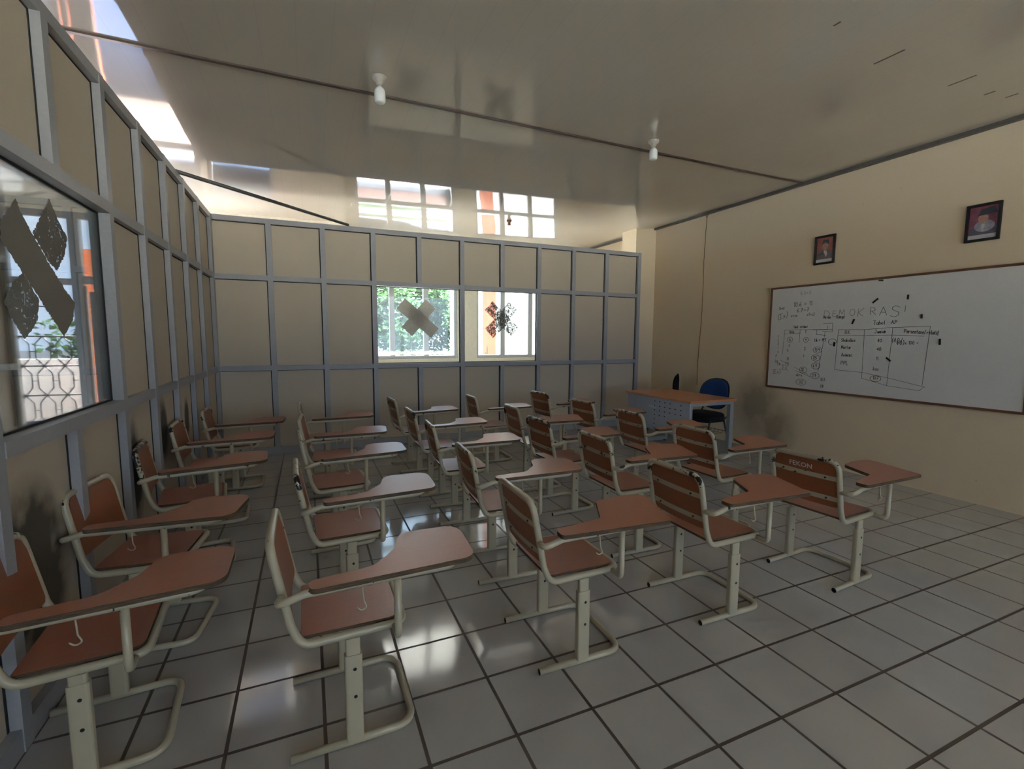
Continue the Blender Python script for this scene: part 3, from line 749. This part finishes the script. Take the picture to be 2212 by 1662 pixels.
# ---------------------------------------------------------------- padded chairs behind the desk
def office_chair(loc, rz, label, back_mat, skirt, lean=.16):
    r = tag(empty('padded_chair', loc, rz), label, 'chair')
    # faces +x; seat height .45
    m = MB()
    def pad(u, v):
        a = 2*PI*u
        sx, sy = math.copysign(abs(math.cos(a))**.55, math.cos(a)), math.copysign(abs(math.sin(a))**.55, math.sin(a))
        k = [0, .55, .92, 1, 1, .94, .6, 0][int(round(v*7))]; z = [.485, .487, .48, .465, .43, .415, .412, .412][int(round(v*7))]
        return (.01+.215*sx*k, .225*sy*k, z)
    m.grid(pad, 36, 7); m.build('seat', M_['blackfab'], r)
    if skirt:
        m = MB(); n_ = 40
        vs = []
        for zz, k in ((.462, 1.01), (.42, 1.03), (.375, 1.05)):
            for i in range(n_):
                a = 2*PI*i/n_; w = 1+.012*math.sin(7*a) if zz < .4 else 1
                sx, sy = math.copysign(abs(math.cos(a))**.55, math.cos(a)), math.copysign(abs(math.sin(a))**.55, math.sin(a))
                vs.append((.01+.217*sx*k*w, .227*sy*k*w, zz))
        m.add(vs, [(j*n_+i, j*n_+(i+1) % n_, (j+1)*n_+(i+1) % n_, (j+1)*n_+i) for j in range(2) for i in range(n_)], 0, True)
        o = m.build('seat_cover', M_['blackfab'], r); o.modifiers.new('cloth', 'SOLIDIFY').thickness = .004
    # oval padded back
    m = MB(); c = Vector((-.225, 0, .715)); up = Vector((-lean, 0, .987)); fw = Vector((.987, 0, lean))
    def bp(u, v):
        a = 2*PI*u; k = [0, .6, .93, 1, 1, .93, .6, 0][int(round(v*7))]; t = [.028, .028, .022, .008, -.012, -.024, -.030, -.030][int(round(v*7))]
        y = .225*math.copysign(abs(math.cos(a))**.8, math.cos(a))*k; h = .205*math.copysign(abs(math.sin(a))**.85, math.sin(a))*k
        h2 = h*(1.0 if h > 0 else .95)
        return c+Vector((0, 1, 0))*y+up*h2+fw*(t+.05*(y/.225)**2)
    m.grid(bp, 40, 7); bo = m.build('backrest', back_mat, r)
    m = MB(); m.tube([c+Vector((0, 1, 0))*.229*math.copysign(abs(math.cos(a))**.8, math.cos(a))+up*.209*math.copysign(abs(math.sin(a))**.85, math.sin(a))*(1 if math.sin(a) > 0 else .95)+fw*(-.006+.05*math.cos(a)**2) for a in [2*PI*i/40 for i in range(40)]], .011, 8, True)
    m.build('back_rim', M_['blackfab'], bo)
    for sg in (-1, 1):
        m = MB(); m.tube(fillet([(.20, sg*.235, .012), (.15, sg*.225, .40), (-.12, sg*.225, .405), (-.20, sg*.225, .44), (-.268, sg*.165, .66)], [0, .05, .05, .06, 0], n=6), .0115, 10); m.build('side_frame', M_['blackmetal'], r)
        m = MB(); m.tube([(-.235, sg*.24, .012), (-.12, sg*.225, .395)], .0115, 10); m.build('leg', M_['blackmetal'], r)
        for xx, yy in ((.20, .235), (-.235, .24)): MB().lathe((xx, sg*yy, 0), [(.016, 0), (.016, .02), (.012, .024)], 10).build('foot_cap', M_['black'], r)
    m = MB()
    for k in range(7):
        y = -.18+.06*k; m.tube(fillet([(-.16, y, .245), (-.16, y, .215), (.14, y, .215), (.14, y, .24)], .015, n=3), .003, 6)
    m.tube([(-.16, -.21, .245), (-.16, .21, .245)], .0035, 6); m.tube([(.145, -.22, .24), (.145, .22, .24)], .0035, 6); m.tube([(-.19, -.215, .245), (-.16, -.21, .245)], .0035, 6); m.tube([(-.19, .215, .245), (-.16, .21, .245)], .0035, 6)
    m.build('book_rack', M_['blackmetal'], r)
    return r
office_chair((3.93, 3.335, 0), math.radians(184), 'blue padded chair standing behind the teacher desk by the yellow wall', M_['bluefab'], True)
office_chair((4.06, 4.34, 0), math.radians(138), 'black padded chair seen edge-on beyond the far end of the desk', M_['blackfab'], False, .02)

# ---------------------------------------------------------------- whiteboard
BY0, BY1, BZ0, BZ1 = .40, 2.852, .855, 2.122
BXF = 4.489                                         # face of the board
wbd = tag(empty('whiteboard', (XR, 1.626, 1.4885)), 'large whiteboard with handwritten tables on the yellow wall', 'whiteboard')
off = Vector((-XR, -1.626, -1.4885))
def wpart(m, name, mat):
    m.v = [tuple(Vector(v)+off) for v in m.v]; return m.build(name, mat, wbd)
m = MB().box(BXF, XR-.001, BY0+.02, BY1-.02, BZ0+.02, BZ1-.02); wpart(m, 'writing_surface', M_['board'])
m = MB(); fw_ = .022
m.box(BXF-.008, XR-.001, BY0, BY1, BZ1-fw_, BZ1); m.box(BXF-.008, XR-.001, BY0, BY1, BZ0, BZ0+fw_)
m.box(BXF-.008, XR-.001, BY0, BY0+fw_, BZ0+fw_, BZ1-fw_); m.box(BXF-.008, XR-.001, BY1-fw_, BY1, BZ0+fw_, BZ1-fw_); wpart(m, 'frame', M_['boardframe'])
G = {  # one-stroke hand lettering, grid 4 wide, 6 tall
'A': '0,0 2,6 4,0;1,2 3,2', 'B': '0,0 0,6 2,6 3,5 2,3.3 0,3;2,3 3.5,1.5 2.5,0 0,0', 'D': '0,0 0.3,6 2.5,5.6 4,3 2.6,.4 0,0', 'E': '3,6 0,6 0,0 3,0;0,3 2.5,3', 'M': '0,0 .4,6 2,2 3.6,6 4,0',
'O': '2,6 .3,5 0,3 .4,.8 2,0 3.6,.8 4,3 3.6,5 2,6', 'K': '.2,6 0,0;3.4,6 .2,2.7 3.4,0', 'R': '0,0 .3,6 2.6,6 3.6,4.6 2.6,3.2 .2,3;1.4,3 3.8,0', 'S': '3.6,5.2 2.2,6 .6,5.2 .6,4 3.2,2.4 3.4,1 1.8,0 .2,.8', 'I': '1,0 1,6',
'T': '0,6 4,6;2,6 2,0', 'P': '0,0 .3,6 2.6,5.8 3.4,4.4 2.4,3 .2,2.8', 'J': '.4,6 3.4,6;2.4,6 2.2,1 1.2,0 .2,1', 'L': '.4,6 0,0 3,.2', 'N': '0,0 0,6 3.4,0 3.4,6', 'F': '3,6 0,6 0,0;0,3 2.4,3', 'C': '3.6,5 2,6 .4,4.6 .2,1.6 1.6,0 3.4,.8', 'X': '.2,6 3.6,0;3.6,6 .2,0', 'U': '0,6 .2,1 1.8,0 3.4,1 3.5,6',
'a': '3,3.4 1.2,3.6 .2,2 .8,.2 2.4,.8 3,3.4 3,.2', 'b': '.4,6 .2,0;.3,2.4 1.8,3.5 3,2 2,.1 .2,.4', 'e': '.2,1.8 2.8,2.2 2.2,3.5 .8,3.2 .2,1.6 1.2,0 2.8,.6', 'l': '.8,6 .8,.4 1.6,0', 'i': '.8,3.4 .8,0;.8,4.8 .9,5.1', 'o': '1.5,3.4 .3,2.6 .4,.6 1.6,0 2.8,.9 2.6,2.8 1.5,3.4', 'k': '.3,6 .2,0;2.4,3.4 .4,1.6 2.6,0',
'm': '.1,0 .2,3.3 .3,2.4 1.3,3.4 1.6,0 1.7,2.6 2.8,3.4 3.1,0', 'n': '.2,0 .3,3.3 .4,2.3 1.9,3.4 2.5,0', 'r': '.3,0 .4,3.4 .5,2.2 2.2,3.4', 's': '2.4,3 1,3.4 .5,2.4 2.2,1.2 1.6,.1 .2,.5', 't': '1.2,5.4 1.1,.6 2,0;.2,3.5 2.3,3.6', 'u': '.2,3.4 .4,.5 1.6,0 2.6,3.4 2.7,0', 'h': '.3,6 .2,0;.3,2 1.8,3.4 2.6,0', 'f': '2.4,5.6 1.4,5.8 1,-1;.2,3.2 2.2,3.3', 'p': '.3,3.4 .1,-2;.3,2.6 1.8,3.5 2.8,2 1.8,.1 .3,.6', 'j': '1,3.4 .9,-1.6 0,-1.4', 'g': '2.8,3.3 1,3.5 .3,1.8 1,.4 2.6,1 2.8,3.3 2.6,-1.6 .8,-1.6', 'y': '.2,3.4 1.2,.8;2.8,3.4 .8,-1.8', 'z': '.3,3.4 2.6,3.3 .2,0 2.8,.1',
'0': '1.6,6 .2,4.4 .3,1.2 1.6,0 2.9,1.2 2.9,4.6 1.6,6', '1': '.6,4.8 1.5,6 1.4,0', '2': '.3,4.8 1.6,6 2.8,4.6 .2,.1 3.2,.2', '3': '.4,5.6 2.4,5.6 1.2,3.3 2.8,2 1.6,0 .2,.6', '4': '2.2,0 2.4,6 .1,2 3.4,2.1', '5': '3,6 .7,6 .5,3.4 2.4,3.4 2.8,1.4 1.2,0 .2,.6', '6': '2.4,6 .6,3.4 .3,1 1.6,0 2.8,1.2 1.8,2.8 .5,1.8', '7': '.2,6 3,6 1.1,0;.6,3 2.6,3.1', '8': '1.6,3.2 .5,4.6 1.6,6 2.7,4.6 .3,1.4 1.6,0 2.9,1.4 1.6,3.2', '9': '2.8,4.4 1.6,3 .4,4.4 1.6,6 2.8,4.6 2.2,0',
'=': '.2,3.6 2.6,3.7;.2,2 2.6,2.1', '-': '.2,2.6 2.4,2.7', '.': '.4,.2 .7,.4', '(': '1.4,6.6 .3,4.6 .3,1.4 1.4,-.6', ')': '.3,6.6 1.4,4.6 1.4,1.4 .3,-.6', '/': '.1,-.6 2.6,6.4', 'x': '.2,3.2 2.2,.2;2.2,3.2 .2,.2', '+': '1.4,4 1.4,.8;.1,2.4 2.7,2.4', '~': '3.4,6 .2,5.8 1.9,3 .1,.2 3.6,0', ',': '.6,.4 .3,-.8', "'": '.5,6 .4,5'}
WID = {'I': 2.0, 'i': 1.8, 'l': 2.0, '.': 1.4, '1': 2.4, '(': 2.0, ')': 2.0, ' ': 2.4, "'": 1.2, ',': 1.4, 'm': 4, 'j': 2}
def ribbon(mb, pts, w=.0042):
    for (ya, za), (yb_, zb) in zip(pts[:-1], pts[1:]):
        d = Vector((yb_-ya, zb-za)); L = d.length
        if L < 1e-5: continue
        d /= L; p = Vector((-d.y, d.x))*w/2; e = d*w*.35
        q = [(ya-e.x+p.x, za-e.y+p.y), (ya-e.x-p.x, za-e.y-p.y), (yb_+e.x-p.x, zb+e.y-p.y), (yb_+e.x+p.x, zb+e.y+p.y)]
        vs = [(BXF-.0002, a, b) for a, b in q]+[(BXF-.0009, a, b) for a, b in q]
        mb.add(vs, [(0, 1, 2, 3), (7, 6, 5, 4), (0, 4, 5, 1), (1, 5, 6, 2), (2, 6, 7, 3), (3, 7, 4, 0)])
def write(mb, txt, y, z, h, slope=0, w=.0042, squeeze=.92):
    s_ = h/6.0; cx = 0
    rnd = random.Random(txt+str(y))
    for chx in txt:
        if chx in G:
            for stroke in G[chx].split(';'):
                pts = []
                for pr in stroke.split():
                    u, v = (float(t) for t in pr.split(','))
                    u += rnd.uniform(-.2, .2); v += rnd.uniform(-.2, .2)
                    pts.append((y-(cx+u)*s_*squeeze, z+v*s_+(cx+u)*s_*slope))
                ribbon(mb, pts, w)
        cx += WID.get(chx, 3.6 if chx.islower() else 4.6)
def ring(mb, y, z, ry, rz, w=.004, a0=0.0, a1=6.6):
    ribbon(mb, [(y+ry*math.cos(a0+(a1-a0)*i/18), z+rz*(1+.05*i/18)*math.sin(a0+(a1-a0)*i/18)) for i in range(19)], w)
K = MB(); F = MB(); R = MB()
# big faded word
for i, (chx, y, z, h) in enumerate((('D', 2.155, 1.722, .085), ('E', 2.052, 1.735, .06), ('M', 1.985, 1.728, .078), ('O', 1.872, 1.735, .07), ('K', 1.785, 1.725, .085))): write(F, chx, y, z, h, 0, .0045, 1.15)
for i, (chx, y, z, h) in enumerate((('R', 1.665, 1.738, .07), ('A', 1.575, 1.728, .088), ('S', 1.475, 1.705, .115), ('I', 1.36, 1.752, .068))): write(K, chx, y, z, h, 0, .0038, 1.2)
write(K, 'Tabel', 1.625, 1.630, .042); write(K, 'A.P', 1.458, 1.637, .036)
# right-hand table
for a, b in (((1.979, 1.584), (1.707, 1.582)), ((1.707, 1.582), (1.44, 1.60)), ((1.44, 1.60), (1.122, 1.606)), ((1.979, 1.519), (1.70, 1.519)), ((1.69, 1.519), (1.438, 1.523)), ((1.438, 1.523), (1.167, 1.512)),
             ((1.979, 1.584), (1.99, 1.132)), ((1.707, 1.582), (1.697, 1.059)), ((1.44, 1.60), (1.451, 1.002)), ((1.122, 1.606), (1.145, 1.03)), ((1.99, 1.132), (1.701, 1.122)), ((1.701, 1.122), (1.447, 1.083)), ((1.447, 1.083), (1.12, 1.018)),
             ((1.697, 1.059), (1.451, 1.002)), ((1.451, 1.002), (1.165, .980)), ((1.165, .980), (1.132, 1.018))):
    ribbon(K, [a, b], .0035)
write(K, 'B.K', 1.905, 1.538, .034); write(K, 'Jumlah', 1.605, 1.543, .034); write(K, 'Persentase/relatif', 1.335, 1.545, .038, -.05, .0045, .72)
write(K, 'Shakalika', 1.940, 1.449, .036, 0, .0045, .82); write(K, 'Mortar', 1.934, 1.372, .034, 0, .0045, .85); write(K, 'Animasi.', 1.928, 1.287, .036, 0, .0045, .85); write(K, 'PPL', 1.925, 1.195, .04)
write(K, '40', 1.572, 1.449, .034); write(K, '40', 1.572, 1.360, .034); write(F, '15', 1.573, 1.262, .032); write(K, 'kos', 1.592, 1.152, .036)
write(K, '107', 1.588, 1.055, .034); ring(K, 1.562, 1.066, .053, .031)
write(K, '(40/', 1.436, 1.448, .044); write(K, '60)', 1.395, 1.428, .040); write(R, 'x 100 =', 1.320, 1.430, .032)
# left-hand sums
write(F, '5.3=5', 2.457, 2.005, .036, .02, .004, 1.2); write(K, '10.6 = 11', 2.535, 1.868, .052, .03, .0045, 1.0); write(K, '6.7=7', 2.490, 1.80, .045, .03, .0045, 1.1)
write(K, 'Xrat', 2.73, 1.842, .034); write(K, '(~x)', 2.735, 1.712, .068, .25, .0045, .95); write(K, 'x+xn', 2.56, 1.745, .036); write(R, 'x1+x2', 2.36, 1.752, .036); write(K, 'Median', 2.158, 1.712, .034, 0, .0048, .72); write(K, 'Range', 2.012, 1.710, .036, 0, .0048, .8)
write(K, 'Tabel distribusi', 2.522, 1.607, .030, .02, .0042, .72)
for a, b in (((2.632, 1.586), (2.048, 1.59)), ((2.632, 1.586), (2.647, 1.278)), ((2.432, 1.589), (2.436, 1.43)), ((2.634, 1.537), (2.42, 1.548)), ((2.236, 1.535), (2.116, 1.519)), ((2.227, 1.582), (2.225, 1.53)), ((2.127, 1.56), (2.176, 1.105)),
             ((2.155, 1.656), (2.046, 1.658)), ((2.046, 1.658), (2.049, 1.560)), ((2.049, 1.560), (2.16, 1.565)), ((2.28, 1.583), (2.105, 1.585)), ((2.105, 1.585), (2.103, 1.632)), ((2.67, 1.21), (2.55, 1.165)), ((2.47, 1.13), (2.30, 1.055)), ((2.46, 1.09), (2.27, 1.03))):
    ribbon(K, [a, b], .0035)
write(K, 'Nilai', 2.568, 1.548, .03); write(K, 'f', 2.366, 1.553, .034); write(K, 'A', 2.567, 1.45, .034); ring(K, 2.556, 1.468, .034, .034); write(K, '9', 2.36, 1.452, .03); ring(K, 2.352, 1.467, .03, .03)
write(F, 'B', 2.565, 1.378, .03); write(K, 'C', 2.585, 1.32, .03); write(K, 'D', 2.578, 1.212, .036); write(K, '2', 2.365, 1.345, .034); write(F, '3', 2.372, 1.26, .03)
write(K, 'Uk = 195', 2.245, 1.447, .034, .02, .005, .85); ring(K, 2.037, 1.447, .045, .034)
for tx, y, z in (('139', 2.235, 1.332), ('115', 2.250, 1.238), ('69', 2.243, 1.145), ('39', 2.245, 1.03)): write(K, tx, y, z, .038); ring(K, y-.032, z+.018, .052, .036)
write(K, '18', 2.385, 1.09, .036); ring(K, 2.362, 1.105, .045, .036); write(K, '135', 2.41, .938, .036); ring(K, 2.38, .955, .062, .036)
write(K, 'xk=x', 2.445, 1.025, .034); write(F, '168', 2.145, .992, .036); write(K, '28', 2.14, .918, .03)
write(K, '(~x)', 2.76, 1.03, .055, .1); write(K, '~x,', 2.64, 1.09, .06); write(K, '1,5', 2.60, 1.14, .045)
for i, z in enumerate((1.49, 1.44, 1.40, 1.35, 1.30)): write(F, '35816'[i], 2.725-.002*i, z, .034)
write(K, 'F', 2.735, 1.245, .036); write(K, '20', 2.745, 1.18, .034, -.3); write(K, '24', 2.705, 1.145, .03)
for mb, nm, mt in ((K, 'handwriting', 'ink'), (F, 'faded_handwriting', 'inkfaint'), (R, 'red_handwriting', 'inkred')): wpart(mb, nm, M_[mt])
MAG = [((1.646, 1.861), (1.597, 1.902), 'black magnet strip on the whiteboard, slanting above the big faded word'), ((1.328, 1.922), (1.328, 1.876), 'black magnet strip on the whiteboard, topmost upright one'),
       ((1.818, 1.696), (1.837, 1.645), 'black magnet strip on the whiteboard, under the middle of the big faded word'), ((1.200, 1.725), (1.198, 1.683), 'black magnet strip on the whiteboard, right of the big faded word'),
       ((1.037, 1.488), (1.034, 1.43), 'black magnet strip on the whiteboard, beside the right edge of the table'), ((1.476, 1.292), (1.434, 1.256), 'black magnet strip on the whiteboard, slanting inside the table'),
       ((2.013, 1.445), (2.013, 1.396), 'black magnet strip on the whiteboard, between the two tables'), ((1.604, 2.089), (1.563, 2.085), 'dark green magnet strip at the top edge of the whiteboard')]
M_['green'] = plain('dark_green_plastic', (.03, .09, .03, 1), .5)
for (a, b, lab) in MAG:
    d = Vector((0, b[0]-a[0], b[1]-a[1])); L = d.length/2; d.normalize()
    o = MB().obox((0, 0, 0), (1, 0, 0), d, Vector((1, 0, 0)).cross(d), .0035, L, .0075).build('magnet_strip', M_['green' if 'green' in lab else 'black'])
    o.location = (BXF-.0036, (a[0]+b[0])/2, (a[1]+b[1])/2)
    tag(o, lab, 'magnet', 'magnets on the whiteboard')

# ---------------------------------------------------------------- framed portraits
for nm, c in (('pic_red', (.30, .075, .05, 1)), ('pic_dark', (.03, .03, .035, 1)), ('pic_face', (.42, .22, .15, 1)), ('pic_shirt', (.50, .46, .46, 1)), ('pic_suit', (.09, .08, .09, 1)), ('pic_maroon', (.22, .06, .08, 1)), ('pic_glare', (.33, .31, .35, 1))):
    M_[nm] = plain(nm, c, .25, 0, .5, .25, 40)
def portrait(name, y0, y1, z0, z1, label, bgm, style):
    """frame hangs on the yellow wall; y runs leftwards as seen from the room"""
    cy_, cz = (y0+y1)/2, (z0+z1)/2; w, h = (y1-y0)/2, (z1-z0)/2
    r = tag(empty(name, (XR, cy_, cz)), label, 'picture', 'framed portraits on the yellow wall')
    m = MB(); t = .022
    m.box(-.022, -.001, -w, w, h-t, h); m.box(-.022, -.001, -w, w, -h, -h+t); m.box(-.022, -.001, -w, -w+t, -h+t, h-t); m.box(-.022, -.001, w-t, w, -h+t, h-t)
    m.build('frame', M_['picframe'], r, bevel=.002)
    iw, ih = w-t, h-t
    m = MB(); m.box(-.008, -.002, -iw, iw, -ih, ih, 0)
    def poly(pts, mi, lay): m.prism([(-u*iw, v*ih) for u, v in pts], lambda u, v, q: (q, u, v), -.0082-.0003*lay, -.008, mi)
    ell = lambda cx, cz_, rx, rz: [(cx+rx*math.cos(k*PI/8), cz_+rz*math.sin(k*PI/8)) for k in range(16)]
    if style == 0:
        poly([(-1, -.72), (-.95, -.25), (-.45, -.02), (.25, -.02), (.85, -.25), (1, -.72)], 3, 1)
        poly([(-.15, -.05), (.2, -.05), (.35, -.35), (.15, -.6)], 2, 2)
        poly([(-.75, -.30), (-.2, -.22), (-.1, -.36), (-.7, -.42)], 4, 3)
        poly(ell(.05, .30, .36, .32), 1, 2); poly([(-.36, .42), (-.28, .80), (.40, .80), (.46, .42), (.05, .58)], 4, 3)
    else:
        poly([(-1, -.72), (-.9, -.35), (-.4, -.15), (.5, -.15), (.95, -.35), (1, -.72)], 3, 1)
        poly(ell(.1, -.22, .72, .36), 5, 2)  # pale oval paints the glare on the picture
        poly(ell(-.02, .25, .36, .30), 1, 3); poly([(-.45, .42), (-.2, .80), (.7, .92), (.95, .5), (.3, .48)], 4, 4)
        poly([(-.1, -.1), (.15, -.12), (.05, -.55), (-.08, -.55)], 2, 4)
    pt = m.build('photo', [M_[bgm], M_['pic_face'], M_['pic_shirt'], M_['pic_suit'], M_['pic_dark'], M_['pic_glare']], r)
    MB().box(-.0095, -.0082, -iw, iw, -ih, -ih*.74).build('caption_strip', M_['paper'], r)
    return r
portrait('framed_portrait', 2.09, 2.325, 2.338, 2.662, 'black framed portrait on the yellow wall, reddish, above the left end of the whiteboard', 'pic_red', 0)
portrait('framed_portrait', .692, .932, 2.348, 2.672, 'black framed portrait on the yellow wall, darker one nearer the picture edge', 'pic_maroon', 1)

# cord on the wall
pts = []; rnd = random.Random(3)
for i in range(40):
    t = i/39; pts.append((XR-.0045, 4.012+.05*t+.010*math.sin(9*t)+rnd.uniform(-.004, .004), 3.26-2.5*t))
m = MB().tube(pts, .0035, 6); cd = empty('wall_cord'); tag(cd, 'thin brown cord running down the yellow wall beside the desk', 'cord')
m.build('cord', M_['cord'], cd)
MB().tube([(XR-.006, 4.012, 3.26), (XR-.006, 4.04, 3.31)], .0035, 6).build('cord_branch', M_['cord'], cd)
MB().tube([(XR-.006, 4.012, 3.26), (XR-.006, 3.985, 3.305)], .0035, 6).build('cord_branch', M_['cord'], cd)

# ---------------------------------------------------------------- outside
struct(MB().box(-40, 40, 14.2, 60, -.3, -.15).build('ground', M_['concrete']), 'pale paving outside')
struct(MB().box(-1.6, 40, 7.6, 14.2, -.3, -.15).build('bounce_terrace', M_['bouncepave']), 'unseen white ground added outside the rear windows to bounce sunlight')  # unseen white reflector added to brighten the corridor ceiling
struct(MB().box(-40, -1.6, 7.6, 14.2, -.3, -.15).build('ground', M_['skypave']))
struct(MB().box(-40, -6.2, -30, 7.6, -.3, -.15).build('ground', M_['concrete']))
struct(MB().box(-6.2, 40, -40, -7.2, -.3, -.15).build('ground', M_['bounce_court']))  # unseen ground added behind the viewer to bounce warm light indoors
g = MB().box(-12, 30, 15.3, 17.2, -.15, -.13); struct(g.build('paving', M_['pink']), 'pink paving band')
def island(pts, label):
    r = tag(empty('lawn_island'), label, 'lawn')
    poly = round2(pts, .8, 5)
    MB().prism(poly, lambda u, v, t: (u, v, t), -.15, -.10).build('grass', M_['grass'], r)
    k = MB(); k.tube(fillet([(x, y, -.12) for x, y in pts], .8, True, 6), .09, 8, True); k.build('kerb', M_['white'], r)
island([(.2, 17.3), (3.4, 17.3), (5.2, 18.4), (3.2, 20.0), (.0, 20.0)], 'lawn with a white kerb outside the rear windows, nearer one')
island([(1.2, 21.4), (6, 21.0), (14, 21.4), (14, 23.5), (.4, 23.5)], 'lawn with a white kerb outside the rear windows, farther one')
pl = MB().box(3.97, 4.27, 12, 12.35, -.15, 5.5).build('pillar', M_['orange']); tag(pl, 'orange pillar outside the right rear window', 'pillar')
bd = tag(empty('building', (6.5, 13.5, 0)), 'bright white building outside the right rear window', 'building')
MB().box(-2.1, 6, 0, 4, -.15, 6).build('wall', M_['white'], bd); MB().box(-2.3, 6, -.6, 0, 3.6, 3.85).build('canopy', M_['white'], bd)
lb = tag(empty('low_building', (-3.4, 16.5, -.15)), 'low pale building with small windows seen in the ceiling reflection', 'building')
MB().box(-2.3, 2.3, 0, 3, 0, 2.3).build('wall', M_['greywall'], lb); MB().box(-2.5, 2.5, -.5, 3, 2.3, 2.5).build('roof', M_['pink'], lb)
for x in (-.9, .1, 1.0): MB().box(x-.2, x+.2, -.03, .02, 1.0, 1.5).build('window', M_['aludark'], lb)
pw = MB().box(-9, -2.3, 10.2, 10.4, -.15, 1.02).build('parapet', M_['white']); tag(pw, 'low white garden wall outside the corridor opening', 'wall')
ow = MB().box(-4.15, -3.75, 8.0, 8.2, -.15, 2.80).build('gate_post', M_['orangebright']); tag(ow, 'orange post outside the corridor opening', 'post')
def tree(loc, rad, hh, label, seed, nleaf, group, size=.16, trunk=True):
    rnd = random.Random(seed); r = tag(empty('tree' if trunk else 'shrub', loc), label, 'tree' if trunk else 'shrub', group)
    m = MB(); vs = []; fs = []
    blobs = [(Vector((rnd.uniform(-.6, .6)*rad, rnd.uniform(-.5, .5)*rad, hh*rnd.uniform(.25, .85))), rad*rnd.uniform(.35, .65)) for _ in range(18)]
    for i in range(nleaf):
        c, q = rnd.choice(blobs); d = Vector((rnd.gauss(0, 1), rnd.gauss(0, 1), rnd.gauss(0, 1))).normalized()
        p = c+d*q*rnd.uniform(.55, 1.0); p.z = min(max(p.z, .02), hh*rnd.uniform(.86, 1.0))
        a = Vector((rnd.gauss(0, 1), rnd.gauss(0, 1), rnd.gauss(0, .6))).normalized(); b_ = a.cross(Vector((rnd.gauss(0, 1), rnd.gauss(0, 1), rnd.gauss(0, 1)))).normalized()
        s1 = size*rnd.uniform(.5, 1.1)
        o = len(vs); vs += [tuple(p-a*s1), tuple(p+b_*s1*.5), tuple(p+a*s1), tuple(p-b_*s1*.5)]; fs.append((o, o+1, o+2, o+3))
    m.add(vs, fs); m.build('foliage', M_['leaf'], r, fix=False)
    if trunk:
        m = MB(); m.tube([(0, 0, 0), (.05, .02, hh*.3), (-.04, .05, hh*.6)], .11, 8)
        for k in range(4): m.tube([(.03, .02, hh*.28), (math.cos(k*1.6)*rad*.5, math.sin(k*1.6)*rad*.4, hh*.6)], .05, 6)
        m.build('trunk', M_['bark'], r)
G1 = 'trees beyond the rear windows'
tree((2.2, 27.5, -.15), 3.6, 5.3, 'leafy tree filling the left part of the rear window view', 1, 17000, G1, .17)
tree((9.8, 28.0, -.15), 3.3, 5.2, 'leafy tree behind the right-hand tape cross in the rear window', 2, 17000, G1, .17)
tree((6.1, 33.5, -.15), 3.3, 5.8, 'leafy tree farther back between two others in the rear window', 3, 17000, G1, .17)
G2 = 'shrubs behind the garden wall'
for i, (x, y, lab) in enumerate(((-10.6, 12.6, 'green shrub behind the garden wall, leftmost'), (-8.1, 12.2, 'green shrub behind the garden wall, middle'), (-5.2, 12.9, 'green shrub behind the garden wall, rightmost'))):
    tree((x, y, -.15), 1.2, 2.1, lab, 11+i, 3000, G2, .11, False)
